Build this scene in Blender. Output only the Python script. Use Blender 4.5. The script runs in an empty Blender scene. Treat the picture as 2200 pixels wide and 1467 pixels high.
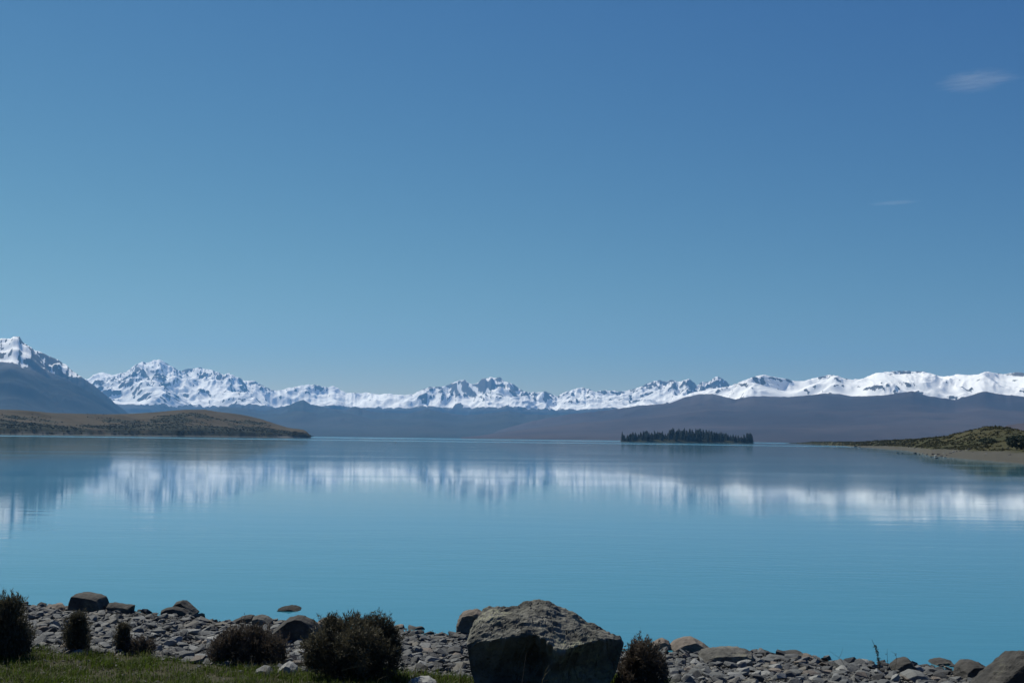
import bpy, bmesh, math, random
import numpy as np
from mathutils import Vector, Matrix

C = bpy.context.scene
COL = C.collection
R = math.radians
rnd = random.Random(7)
rng = np.random.default_rng(11)

# ------------------------------------------------------------------ camera
LENS, FPX = 40.0, 2200 * 40.0 / 36.0          # focal length in mm, in pixels of the 2200 px wide photograph
CAM_H = 4.0
PITCH, ROLL = math.atan(208.8 / FPX), R(0.716)
_f = Vector((0, math.cos(PITCH), math.sin(PITCH)))
_u0 = Vector((0, -math.sin(PITCH), math.cos(PITCH)))
_r0 = Vector((1, 0, 0))
_r = _r0 * math.cos(ROLL) + _u0 * math.sin(ROLL)
_u = _u0 * math.cos(ROLL) - _r0 * math.sin(ROLL)
cam_d = bpy.data.cameras.new('camera')
cam = bpy.data.objects.new('camera', cam_d)
COL.objects.link(cam)
cam_d.sensor_width = 36.0
cam_d.lens = LENS
cam_d.clip_start, cam_d.clip_end = 0.1, 150000
cam.matrix_world = Matrix(((_r.x, _u.x, -_f.x, 0), (_r.y, _u.y, -_f.y, 0), (_r.z, _u.z, -_f.z, CAM_H), (0, 0, 0, 1)))
C.camera = cam

# ------------------------------------------------------------------ light
SUN_EL, SUN_AZ = 50.0, -45.0                   # degrees; azimuth from +Y, negative = left
w = bpy.data.worlds.new('World')
C.world = w
w.use_nodes = True
wn, wl = w.node_tree.nodes, w.node_tree.links
bg = wn['Background']
sky = wn.new('ShaderNodeTexSky')
sky.sky_type = 'NISHITA'
sky.sun_disc = False
sky.sun_elevation = R(SUN_EL)
sky.sun_rotation = R(SUN_AZ)
sky.altitude = 2500
sky.air_density = 1.0
sky.dust_density = 0.0
sky.ozone_density = 6.0
# colour response of the clear mountain sky: per channel contrast and balance, the same in every direction
SKY_POW, SKY_MUL = (1.85, 1.36, 0.48), (0.385, 0.525, 1.72)
_sp = wn.new('ShaderNodeSeparateColor'); _cb = wn.new('ShaderNodeCombineColor')
wl.new(sky.outputs[0], _sp.inputs[0])
for _i in range(3):
    _p = wn.new('ShaderNodeMath'); _p.operation = 'POWER'; _p.inputs[1].default_value = SKY_POW[_i]
    _m = wn.new('ShaderNodeMath'); _m.operation = 'MULTIPLY'; _m.inputs[1].default_value = SKY_MUL[_i]
    wl.new(_sp.outputs[_i], _p.inputs[0]); wl.new(_p.outputs[0], _m.inputs[0]); wl.new(_m.outputs[0], _cb.inputs[_i])
wl.new(_cb.outputs[0], bg.inputs[0])
bg.inputs[1].default_value = 0.062
sun_d = bpy.data.lights.new('sun', 'SUN')
sun_d.energy = 5.0
sun_d.angle = R(0.5)
sun_d.color = (1.0, 0.955, 0.83)
sun = bpy.data.objects.new('sun', sun_d)
COL.objects.link(sun)
_sd = Vector((math.cos(R(SUN_EL)) * math.sin(R(SUN_AZ)), math.cos(R(SUN_EL)) * math.cos(R(SUN_AZ)), math.sin(R(SUN_EL))))
sun.rotation_euler = _sd.to_track_quat('Z', 'Y').to_euler()
vs = C.view_settings
vs.view_transform = 'Standard'
vs.look = 'None'
vs.exposure = 0.4
vs.gamma = 1.0
vs.use_curve_mapping = False
C.render.engine = 'CYCLES'
C.cycles.use_denoising = True
C.cycles.max_bounces = 6
C.cycles.volume_bounces = 0
C.cycles.caustics_reflective = False
C.cycles.caustics_refractive = False
HAZE_DENSITY = 3.0e-5
HAZE_COLOR = (0.18, 0.49, 1.0)
HAZE_ANISO = 0.22

# ------------------------------------------------------------------ helpers
def ray(px, py):
    return _f + _r * ((px - 1100) / FPX) - _u * ((py - 733.5) / FPX)

def at_y(px, py, y):
    d = ray(px, py)
    return Vector((d.x * y / d.y, y, CAM_H + d.z * y / d.y))

def project(P):
    q = P - np.array([0, 0, CAM_H])
    zf = q @ np.array(_f)
    return 1100 + FPX * (q @ np.array(_r)) / zf, 733.5 - FPX * (q @ np.array(_u)) / zf, zf

def azel(pts):
    a, e = [], []
    for px, py in pts:
        d = ray(px, py)
        a.append(math.atan2(d.x, d.y)); e.append(d.z / math.hypot(d.x, d.y))
    return np.array(a), np.array(e)

def az_of(px):
    d = ray(px, 940)
    return math.atan2(d.x, d.y)

_perm = {}
def perlin(x, y, seed=0):
    if seed not in _perm:
        g = np.random.default_rng(1000 + seed)
        p = g.permutation(512)
        a = g.random(512) * 2 * np.pi
        _perm[seed] = (p, np.cos(a), np.sin(a))
    p, gx, gy = _perm[seed]
    x0 = np.floor(x).astype(np.int64); y0 = np.floor(y).astype(np.int64)
    fx, fy = x - x0, y - y0
    def h(i, j):
        k = p[(p[i & 511] + j) & 511]
        return gx[k], gy[k]
    def dot(i, j, dx, dy):
        a, b = h(x0 + i, y0 + j)
        return a * dx + b * dy
    u = fx * fx * fx * (fx * (fx * 6 - 15) + 10); v = fy * fy * fy * (fy * (fy * 6 - 15) + 10)
    a = dot(0, 0, fx, fy) * (1 - u) + dot(1, 0, fx - 1, fy) * u
    b = dot(0, 1, fx, fy - 1) * (1 - u) + dot(1, 1, fx - 1, fy - 1) * u
    return (a * (1 - v) + b * v) * 1.5

def fbm(x, y, octs=5, seed=0, gain=0.5):
    s, a, t = 0, 1.0, 0
    for k in range(octs):
        s = s + a * perlin(x * 2.03 ** k + 17.3 * k, y * 2.03 ** k - 9.1 * k, seed + k); t += a; a *= gain
    return s / t

def ridged(x, y, octs=6, seed=0, gain=0.5, power=2.0):
    s, a, t, wgt = 0, 1.0, 0, 1.0
    for k in range(octs):
        n = 1 - np.minimum(1, np.abs(perlin(x * 2.07 ** k + 31.7 * k, y * 2.07 ** k + 5.9 * k, seed + k)))
        n = n ** power * wgt
        wgt = np.clip(n * 1.5, 0, 1)
        s = s + a * n; t += a; a *= gain
    return s / t

def sstep(a, b, x):
    t = np.clip((x - a) / (b - a), 0, 1)
    return t * t * (3 - 2 * t)

def gsmooth(v, n):
    if n < 1: return v
    k = np.exp(-0.5 * (np.arange(-3 * n, 3 * n + 1) / n) ** 2); k /= k.sum()
    return np.convolve(np.pad(v, 3 * n, mode='edge'), k, mode='valid')

def make_mesh(name, V, F, smooth=False, mats=(), mat_idx=None):
    """V (n,3); F (m,k) int array"""
    V = np.asarray(V, dtype=np.float32); F = np.asarray(F, dtype=np.int32)
    me = bpy.data.meshes.new(name)
    m, k = F.shape
    me.vertices.add(len(V)); me.vertices.foreach_set('co', V.ravel())
    me.loops.add(m * k); me.loops.foreach_set('vertex_index', F.ravel())
    me.polygons.add(m)
    me.polygons.foreach_set('loop_start', np.arange(0, m * k, k, dtype=np.int32))
    me.polygons.foreach_set('loop_total', np.full(m, k, dtype=np.int32))
    me.polygons.foreach_set('use_smooth', np.full(m, smooth, dtype=bool))
    for mt in mats: me.materials.append(mt)
    if mat_idx is not None: me.polygons.foreach_set('material_index', np.asarray(mat_idx, dtype=np.int32))
    me.update(calc_edges=True)
    return me

def link(name, me, parent=None, loc=None):
    o = bpy.data.objects.new(name, me)
    COL.objects.link(o)
    if parent: o.parent = parent
    if loc is not None: o.location = loc
    return o

def tag(o, label=None, cat=None, group=None, kind=None):
    if label: o['label'] = label
    if cat: o['category'] = cat
    if group: o['group'] = group
    if kind: o['kind'] = kind
    return o

def empty(name, loc):
    return link(name, None, None, loc)

def grid_faces(nu, nv):
    i = np.arange(nu - 1)[:, None] * nv + np.arange(nv - 1)[None, :]
    i = i.ravel()
    return np.stack([i, i + nv, i + nv + 1, i + 1], 1)

# ------------------------------------------------------------------ materials
class NT:
    def __init__(s, name):
        s.m = bpy.data.materials.new(name); s.m.use_nodes = True
        s.t = s.m.node_tree; s.b = s.t.nodes['Principled BSDF']
    def n(s, typ, **kw):
        o = s.t.nodes.new(typ)
        for k, v in kw.items():
            if hasattr(o, k) and k not in o.inputs: setattr(o, k, v)
            else: o.inputs[k].default_value = v
        return o
    def l(s, a, b): s.t.links.new(a, b)
    def pos(s, scale=(1, 1, 1)):
        g = s.n('ShaderNodeNewGeometry'); mp = s.n('ShaderNodeMapping')
        mp.inputs['Scale'].default_value = scale
        s.l(g.outputs['Position'], mp.inputs['Vector']); return mp.outputs[0]
    def objpos(s, scale=(1, 1, 1)):
        g = s.n('ShaderNodeTexCoord'); mp = s.n('ShaderNodeMapping')
        mp.inputs['Scale'].default_value = scale
        s.l(g.outputs['Object'], mp.inputs['Vector']); return mp.outputs[0]
    def noise(s, vec, scale, detail=4, rough=0.55):
        o = s.n('ShaderNodeTexNoise'); o.inputs['Scale'].default_value = scale
        o.inputs['Detail'].default_value = detail; o.inputs['Roughness'].default_value = rough
        s.l(vec, o.inputs['Vector']); return o.outputs['Fac']
    def ramp(s, fac, stops):
        o = s.n('ShaderNodeValToRGB'); e = o.color_ramp.elements
        while len(e) > 1: e.remove(e[-1])
        e[0].position = stops[0][0]; e[0].color = (*stops[0][1], 1)
        for p, c in stops[1:]:
            q = e.new(p); q.color = (*c, 1)
        s.l(fac, o.inputs[0]); return o.outputs[0]
    def mix(s, fac, a, b, mode='MIX'):
        o = s.n('ShaderNodeMix', data_type='RGBA', blend_type=mode)
        for v, i in ((fac, 0), (a, 6), (b, 7)):
            if isinstance(v, (int, float)): o.inputs[i].default_value = v
            elif isinstance(v, tuple): o.inputs[i].default_value = (*v, 1)
            else: s.l(v, o.inputs[i])
        return o.outputs[2]
    def math(s, op, a, b=0.0, c=None, clamp=False):
        o = s.n('ShaderNodeMath', operation=op, use_clamp=clamp)
        for i, v in enumerate((a, b) if c is None else (a, b, c)):
            if isinstance(v, (int, float)): o.inputs[i].default_value = v
            else: s.l(v, o.inputs[i])
        return o.outputs[0]
    def remap(s, v, a, b, lo=0.0, hi=1.0):
        o = s.n('ShaderNodeMapRange', interpolation_type='SMOOTHSTEP')
        s.l(v, o.inputs[0])
        for i, x in enumerate((a, b, lo, hi)): o.inputs[i + 1].default_value = x
        return o.outputs[0]
    def attr(s, name):
        return s.n('ShaderNodeAttribute', attribute_name=name).outputs['Fac']
    def out(s, col=None, rough=0.9, spec=0.2, height=None, strength=0.5, dist=0.1):
        if col is not None:
            if isinstance(col, tuple): s.b.inputs['Base Color'].default_value = (*col, 1)
            else: s.l(col, s.b.inputs['Base Color'])
        if isinstance(rough, (int, float)): s.b.inputs['Roughness'].default_value = rough
        else: s.l(rough, s.b.inputs['Roughness'])
        s.b.inputs['Specular IOR Level'].default_value = spec
        if height is not None:
            bp = s.n('ShaderNodeBump', Strength=strength, Distance=dist)
            s.l(height, bp.inputs['Height']); s.l(bp.outputs[0], s.b.inputs['Normal'])
        return s.m

def stone_mat(name, col, var=0.25, island=False):
    t = NT(name)
    p = t.objpos() if not island else t.pos()
    n1 = t.noise(p, 6, 6, 0.6); n2 = t.noise(p, 45, 4, 0.6)
    rv = t.n('ShaderNodeNewGeometry').outputs['Random Per Island'] if island else t.n('ShaderNodeObjectInfo').outputs['Random']
    lo = tuple(c * (1 - var * 1.3) for c in col); hi = tuple(min(1, c * (1 + var)) for c in col)
    c = t.mix(n1, lo, hi)
    if island:
        tone = t.ramp(rv, [(0, (0.55, 0.57, 0.6)), (0.3, (0.8, 0.82, 0.85)), (0.6, (1.0, 0.98, 0.95)), (0.85, (1.05, 0.95, 0.82)), (1, (1.4, 1.42, 1.45))])
        c = t.mix(1.0, c, tone, 'MULTIPLY')
    else:
        tone = t.ramp(rv, [(0, (0.85, 0.86, 0.88)), (1, (1.15, 1.14, 1.12))])
        c = t.mix(1.0, c, tone, 'MULTIPLY')
    c = t.mix(t.remap(n2, 0.55, 0.75), c, tuple(x * 0.55 for x in col))
    gz = t.n('ShaderNodeSeparateXYZ'); t.l(t.n('ShaderNodeNewGeometry').outputs['Position'], gz.inputs[0])
    c = t.mix(t.remap(t.math('ADD', gz.outputs[2], t.math('MULTIPLY', n1, 0.06)), 0.12, 0.06), c, tuple(x * 0.3 for x in col))   # wet at the water's edge
    h = t.math('ADD', n1, t.math('MULTIPLY', n2, 0.4))
    return t.out(c, 0.85, 0.25, h, 0.6, 0.03)

M = {}
M['stone_pale'] = stone_mat('pale_stone', (0.20, 0.205, 0.20))
M['stone_grey'] = stone_mat('grey_stone', (0.105, 0.11, 0.11))
M['stone_dark'] = stone_mat('dark_stone', (0.055, 0.057, 0.058))
M['stone_tan'] = stone_mat('tan_stone', (0.14, 0.122, 0.105))
M['stone_mix'] = stone_mat('mixed_stones', (0.10, 0.104, 0.104), island=True)

def boulder_mat(name, dark, light, lichen):
    t = NT(name); p = t.objpos()
    n1 = t.noise(p, 2.2, 8, 0.62); n2 = t.noise(p, 14, 6, 0.65); n3 = t.noise(p, 1.3, 3, 0.5)
    mp = t.objpos((1.0, 1.0, 3.2)); n4 = t.noise(mp, 4.5, 6, 0.7)
    c = t.mix(t.remap(n1, 0.3, 0.7), dark, light)
    c = t.mix(t.remap(n2, 0.52, 0.72, 0, 0.8), c, tuple(x * 0.4 for x in dark))
    c = t.mix(t.math('MULTIPLY', t.remap(n3, 0.5, 0.66), t.remap(n2, 0.4, 0.62)), c, lichen)
    h = t.math('ADD', t.math('MULTIPLY', n4, 1.0), t.math('MULTIPLY', n2, 0.55))
    return t.out(c, 0.92, 0.15, h, 0.7, 0.045)
M['boulder'] = boulder_mat('lichened_boulder', (0.05, 0.051, 0.045), (0.16, 0.158, 0.138), (0.24, 0.24, 0.165))
M['boulder_grey'] = boulder_mat('grey_boulder', (0.045, 0.045, 0.042), (0.115, 0.112, 0.102), (0.16, 0.16, 0.12))
M['boulder_dark'] = boulder_mat('dark_boulder', (0.03, 0.03, 0.029), (0.07, 0.067, 0.062), (0.11, 0.11, 0.08))
M['wet_rock'] = boulder_mat('wet_rock', (0.012, 0.012, 0.012), (0.032, 0.031, 0.028), (0.05, 0.05, 0.035))
M['boulder_tan'] = boulder_mat('tan_boulder', (0.08, 0.07, 0.06), (0.165, 0.14, 0.12), (0.16, 0.15, 0.12))

# beach ground: grey grit near the water, dark soil under the grass
t = NT('beach_ground'); p = t.pos()
vo = t.n('ShaderNodeTexVoronoi', Scale=14.0); t.l(p, vo.inputs['Vector'])
g = t.ramp(t.math('FRACT', t.math('MULTIPLY', vo.outputs['Distance'], 3.7)), [(0, (0.03, 0.031, 0.032)), (1, (0.10, 0.103, 0.105))])
so = t.mix(t.noise(p, 3, 5), (0.022, 0.022, 0.014), (0.05, 0.048, 0.028))
soilm = t.remap(t.math('ADD', t.attr('soil'), t.math('MULTIPLY', t.math('SUBTRACT', t.noise(p, 1.4, 4), 0.5), 0.8)), 0.4, 0.6)
M['ground'] = t.out(t.mix(soilm, g, so), 0.95, 0.1, vo.outputs['Distance'], 0.8, 0.05)

def terrain_mat(name, low, high, snow=True, nscale=1 / 900., rocky=(0.09, 0.085, 0.082)):
    t = NT(name); p = t.pos()
    n1 = t.noise(t.pos((1, 1, 2.0)), nscale, 7, 0.6); n2 = t.noise(p, nscale * 7, 5, 0.6)
    base = t.mix(t.remap(n1, 0.35, 0.65), low, high)
    base = t.mix(t.remap(n2, 0.5, 0.7, 0, 0.5), base, tuple(c * 0.6 for c in low))
    if snow:
        rk = t.mix(n2, tuple(c * 0.7 for c in rocky), tuple(c * 1.4 for c in rocky))
        base = t.mix(t.attr('alpine'), base, rk)
        n3 = t.noise(p, nscale * 16, 4, 0.65)
        s = t.math('ADD', t.attr('snow'), t.math('MULTIPLY', t.math('SUBTRACT', n3, 0.5), 0.9))
        base = t.mix(t.remap(s, 0.40, 0.60), base, (0.88, 0.88, 0.86))
    return t.out(base, 0.95, 0.05)
M['alps'] = terrain_mat('alpine_snow_and_rock', (0.009, 0.014, 0.014), (0.016, 0.020, 0.019), nscale=1 / 1500.)
M['bluehill'] = terrain_mat('dark_foothills', (0.022, 0.028, 0.024), (0.036, 0.038, 0.032), snow=False, nscale=1 / 1400.)
M['foothill'] = terrain_mat('tussock_foothills', (0.034, 0.028, 0.029), (0.060, 0.047, 0.044), snow=True, nscale=1 / 1400.)

t = NT('hill_grass'); p = t.pos()
n1 = t.noise(p, 1 / 90., 6, 0.6); n2 = t.noise(p, 1 / 14., 5, 0.6)
c = t.mix(t.remap(n1, 0.35, 0.65), (0.045, 0.037, 0.023), (0.060, 0.049, 0.031))
c = t.mix(t.remap(n2, 0.5, 0.66, 0, 0.4), c, (0.034, 0.034, 0.022))
vg = t.math('ADD', t.attr('veg'), t.math('MULTIPLY', t.math('SUBTRACT', n2, 0.5), 1.2))
c = t.mix(t.remap(vg, 0.15, 0.6, 0, 0.95), c, (0.022, 0.026, 0.017))
c = t.mix(t.attr('shore'), c, (0.11, 0.107, 0.10))
M['hill'] = t.out(c, 0.95, 0.05)
t = NT('headland_grass'); p = t.pos()
n1 = t.noise(p, 1 / 40., 6, 0.6); n2 = t.noise(p, 1 / 5., 5, 0.6)
c = t.mix(t.remap(n1, 0.35, 0.65), (0.034, 0.036, 0.016), (0.052, 0.048, 0.024))
c = t.mix(t.remap(n2, 0.5, 0.66, 0, 0.7), c, (0.028, 0.031, 0.016))
c = t.mix(t.attr('shore'), c, t.mix(n2, (0.045, 0.046, 0.04), (0.082, 0.079, 0.067)))
M['headland'] = t.out(c, 0.95, 0.05)

t = NT('island_floor'); n1 = t.noise(t.pos(), 1 / 6., 4)
M['island'] = t.out(t.mix(n1, (0.014, 0.02, 0.013), (0.034, 0.036, 0.022)), 0.95, 0.05)

def leaf_mat(name, a, b, rough=0.7, trans=0.25):
    t = NT(name)
    rv = t.n('ShaderNodeNewGeometry').outputs['Random Per Island']
    n = t.noise(t.pos(), 5, 3)
    c = t.mix(rv, a, b)
    c = t.mix(t.remap(n, 0.4, 0.65, 0, 0.6), c, tuple(x * 0.5 for x in a))
    t.out(c, rough, 0.15)
    tr = t.n('ShaderNodeBsdfTranslucent'); t.l(c, tr.inputs[0])
    mx = t.n('ShaderNodeMixShader'); mx.inputs[0].default_value = trans
    t.l(t.b.outputs[0], mx.inputs[1]); t.l(tr.outputs[0], mx.inputs[2]); t.l(mx.outputs[0], t.t.nodes['Material Output'].inputs[0])
    return t.m
M['bush'] = leaf_mat('bush_leaves', (0.060, 0.058, 0.038), (0.115, 0.104, 0.072))
M['bush_red'] = leaf_mat('bush_brown_leaves', (0.066, 0.055, 0.042), (0.118, 0.095, 0.075))
M['twig'] = leaf_mat('grey_twigs', (0.05, 0.045, 0.038), (0.10, 0.09, 0.075))
M['grass'] = leaf_mat('green_grass', (0.040, 0.068, 0.009), (0.074, 0.104, 0.017), 0.6, 0.5)
M['dry_grass'] = leaf_mat('dry_grass', (0.07, 0.064, 0.034), (0.17, 0.155, 0.09), 0.7, 0.4)
M['conifer'] = leaf_mat('conifer_needles', (0.018, 0.030, 0.022), (0.034, 0.050, 0.034), 0.8)
M['bark'] = leaf_mat('bark', (0.05, 0.042, 0.035), (0.09, 0.075, 0.06), 0.9)
M['scrub'] = leaf_mat('scrub_leaves', (0.024, 0.029, 0.017), (0.044, 0.043, 0.026), 0.85)
M['olive_scrub'] = leaf_mat('olive_scrub_leaves', (0.038, 0.042, 0.018), (0.058, 0.056, 0.028), 0.85)
M['float'] = NT('dark_float').out((0.03, 0.03, 0.035), 0.5, 0.3)

# water: milky glacial blue under a nearly still surface
t = NT('glacial_lake_water')
g = t.n('ShaderNodeNewGeometry')
sx = t.n('ShaderNodeSeparateXYZ'); t.l(g.outputs['Position'], sx.inputs[0])
pn = t.pos((0.55, 1.6, 1)); pw = t.pos((1 / 900., 1 / 90., 0)); pp = t.pos((1 / 60., 1 / 25., 0))
rip = t.noise(pn, 1.5, 3, 0.5)
swell = t.noise(t.pos((0.12, 0.45, 1)), 1.0, 2, 0.5)
patch = t.remap(t.noise(pp, 1.0, 3), 0.40, 0.66)
# wind-ruffled lanes far out on the lake
wob = t.math('MULTIPLY', t.math('SUBTRACT', t.noise(pw, 1.0, 4), 0.5), 900.0)
yy = t.math('ADD', sx.outputs[1], wob)
far = t.remap(yy, 2900, 4200)
lane = t.math('MULTIPLY', t.remap(yy, 1180, 1260), t.remap(yy, 1500, 1400))
wind = t.math('MAXIMUM', far, t.math('MULTIPLY', lane, 0.9))
ro = t.math('ADD', t.math('ADD', 0.044, t.math('MULTIPLY', patch, 0.026)), t.math('MULTIPLY', wind, 0.22))
near = t.remap(sx.outputs[1], 120, 22)
hgt = t.math('ADD', t.math('MULTIPLY', rip, t.math('ADD', 0.25, patch)), t.math('MULTIPLY', swell, 1.3))
bcol = t.mix(t.noise(t.pos((1 / 40., 1 / 15., 0)), 1.0, 3), (0.030, 0.146, 0.205), (0.036, 0.158, 0.22))
M['water'] = t.out(bcol, ro, 0.5, t.math('MULTIPLY', hgt, near), 0.35, 0.02)
t.b.inputs['IOR'].default_value = 1.333

# ------------------------------------------------------------------ shore ground
def shoreline(x):
    return 23.2 - 0.304 * x + 0.5 * perlin(x * 0.35, x * 0 + 3.3, 5) + 0.18 * perlin(x * 1.3, x * 0 + 8.3, 6)
def ground(x, y):
    x = np.asarray(x, float); y = np.asarray(y, float)
    s = shoreline(x) - y
    z = np.where(s < 0, np.maximum(s * 0.12, -1.2), 0.06 * s)
    z = np.where(s > 7, 0.42 + (s - 7) * 0.06 + 0.0035 * (s - 7) ** 2 * np.clip((24 - s) / 12, 0.4, 1), z)
    z = np.minimum(z, 2.6 + 0.03 * np.maximum(s - 24, 0))
    return z + 0.035 * perlin(x * 0.7, y * 0.7, 7) + 0.02 * perlin(x * 2.1, y * 2.1, 8)

_yy = np.linspace(9, 40, 1600)
def hit(px, py):
    """where the view ray through a pixel of the photograph meets the shore"""
    d = ray(px, py)
    xs, zs = d.x / d.y * _yy, CAM_H + d.z / d.y * _yy
    k = np.argmax(zs < np.maximum(ground(xs, _yy), 0.0))
    return Vector((xs[k], _yy[k], max(float(ground(xs[k], _yy[k])), 0.0)))

GB = [(-300, 1392), (0, 1394), (150, 1398), (300, 1404), (430, 1420), (520, 1432), (700, 1442), (870, 1440), (1000, 1452), (1120, 1462), (1300, 1458), (1420, 1470), (1560, 1500), (1900, 1560), (2500, 1640)]
_gb = [hit(min(max(a, -200), 2400), b) for a, b in GB]
gbx = np.array([v.x for v in _gb]); gby = np.array([v.y for v in _gb])
def grass_edge(x):
    return np.interp(x, gbx, gby) + 0.35 * perlin(np.asarray(x, float) * 1.1, np.asarray(x, float) * 0 + 1.7, 9)

def axis(parts):
    return np.unique(np.concatenate([np.linspace(*q) for q in parts]))
gx = axis([(-400, -40, 30), (-40, -14, 30), (-14, 14, 150), (14, 40, 30), (40, 400, 30)])
gy = axis([(-300, -20, 20), (-20, 8, 30), (8, 28, 120), (28, 160, 60)])
X, Y = np.meshgrid(gx, gy, indexing='ij')
V = np.stack([X, Y, ground(X, Y)], -1).reshape(-1, 3)
me = make_mesh('shore_ground', V, grid_faces(len(gx), len(gy)), True, [M['ground']])
at = me.attributes.new('soil', 'FLOAT', 'POINT')
at.data.foreach_set('value', np.clip(0.5 + (grass_edge(X) - Y) * 0.8, 0, 1).astype(np.float32).ravel())
tag(link('shore_ground', me), 'grey shingle shore turning to dark soil under the grass', None, None, 'structure')

# ------------------------------------------------------------------ lake
rad = np.concatenate([[0.0], np.geomspace(12, 34000, 60)]); th = np.linspace(0, 2 * np.pi, 97)
Rr, Th = np.meshgrid(rad, th, indexing='ij')
V = np.stack([Rr * np.sin(Th), Rr * np.cos(Th), Rr * 0], -1).reshape(-1, 3)
tag(link('lake_water', make_mesh('lake_water', V, grid_faces(len(rad), len(th)), True, [M['water']])), 'calm turquoise glacial lake', None, None, 'structure')

# ------------------------------------------------------------------ mountains
def height_mesh(name, X, Y, Z, mat, attrs):
    nu, nv = X.shape
    me = make_mesh(name, np.stack([X, Y, Z], -1).reshape(-1, 3), grid_faces(nu, nv), True, [mat])
    for k, v in attrs.items():
        a = me.attributes.new(k, 'FLOAT', 'POINT')
        a.data.foreach_set('value', np.clip(v, -1, 2).astype(np.float32).ravel())
    return link(name, me)

def slopes(Z, rr, az):
    dr = np.gradient(Z, rr, axis=1)
    da = np.gradient(Z, az, axis=0) / rr[None, :]
    return dr, da

def box_blur(Z, n):
    for ax in (0, 1):
        k = np.ones(n) / n
        Z = np.apply_along_axis(lambda v: np.convolve(np.pad(v, n // 2, mode='edge'), k, mode='valid')[:len(v)], ax, Z)
    return Z

def mountain(name, prof, px0, px1, naz, r0, rc, r1, nr, wl_, seed, mat, label, rough=0.5, smooth_px=4, fine_px=1.5,
             snow=None, power=1.4, pw=1.25, octs=7, gain=0.5, floor=-4.0, crest_var=0.06, jag=1.5):
    pa, pe = azel(prof)
    az = np.linspace(az_of(px0), az_of(px1), naz)
    rr = np.concatenate([np.linspace(r0, rc, int(nr * 0.72), endpoint=False), np.linspace(rc, r1, nr - int(nr * 0.72))])
    A, Q = np.meshgrid(az, rr, indexing='ij')
    X, Y = Q * np.sin(A), Q * np.cos(A)
    wx = fbm(X / wl_ * 0.7, Y / wl_ * 0.7, 3, seed + 40) * 0.45; wy = fbm(X / wl_ * 0.7 + 9, Y / wl_ * 0.7, 3, seed + 50) * 0.45
    N = ridged(X / wl_ + wx, Y / wl_ + wy, octs, seed, gain, power)
    N = N / N.max()
    crest = rc * (1 + crest_var * fbm(A * 9, A * 0 + 2, 2, seed + 60))
    tt = (Q - r0) / (crest - r0)
    env = np.where(tt < 1, np.clip(tt, 0, 1) ** pw, np.clip(1 - (tt - 1) * 1.1, 0, 1))
    target = np.maximum(np.interp(az, pa, pe), 0.0008) + jag / FPX * fbm(az * 240, az * 0 + 1, 3, seed + 90)
    base = env * ((1 - rough) + rough * N * 1.3)
    Hn = base * rc
    m = np.where(env > 0.55, Hn / Q, 0).max(1)
    s = target / m
    # broad shape first, then the traced outline
    s = gsmooth(s, max(1, int(smooth_px * naz / (px1 - px0))))
    Z = Hn * s[:, None] + CAM_H * env
    for wpx, e0, e1 in ((3 * fine_px + 8, 0.2, 0.9), (2 * fine_px, 0.45, 0.95), (fine_px, 0.6, 1.0), (fine_px, 0.6, 1.0)):
        m2 = np.where(env > 0.6, Z / Q, 0).max(1)      # the traced outline bends only the upper slopes
        k2 = gsmooth(target / m2, max(1, int(wpx * naz / (px1 - px0))))[:, None]
        Z = Z * (1 + (k2 - 1) * sstep(e0, e1, env))
    Z = Z + floor * (1 - sstep(0.0, 0.05, tt))
    attrs = {}
    dr, da = slopes(Z, rr, az)
    sl = np.hypot(dr, da)
    conv = Z - box_blur(Z, 9)
    conv = conv / (np.abs(conv).mean() * 3 + 1e-6)
    fine = 0.6 * fbm(X / 230, Y / 230, 4, seed + 70) + 0.7 * fbm(X / 110 + Y / 420, Y / 1300 - X / 2500, 4, seed + 75)
    if snow:
        line, soft = snow['line'], snow['soft']
        la, le = azel(line)
        lz = np.interp(az, la, le)[:, None] * rc                    # height of the snow line in metres
        sn = sstep(-soft, soft, Z - CAM_H - lz + soft * 1.5 * fine - conv * soft * 0.5)
        met = snow.get('sl', 1.0) * sl / sl.std() + snow.get('fine', 0.9) * fine / fine.std() + snow.get('conv', 0.5) * conv + snow.get('bias', 0.6) * fbm(X / wl_ * 1.1, Y / wl_ * 1.1, 3, seed + 80) / 0.25
        msk = (sn > 0.5) & (tt < 1.02)
        th_ = np.quantile(met[msk], 1 - snow['rock']) if msk.any() else 9.0
        rock = sstep(th_ - 0.45, th_ + 0.45, met)
        attrs['snow'] = sn * (1 - rock)
        attrs['alpine'] = sstep(-soft * 3, soft, Z - CAM_H - lz)
    else:
        attrs['snow'] = Z * 0 - 0.5
        attrs['alpine'] = Z * 0
    o = height_mesh(name, X, Y, Z, mat, attrs)
    tag(o, label, None, None, 'structure')
    return X, Y, Z

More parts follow.
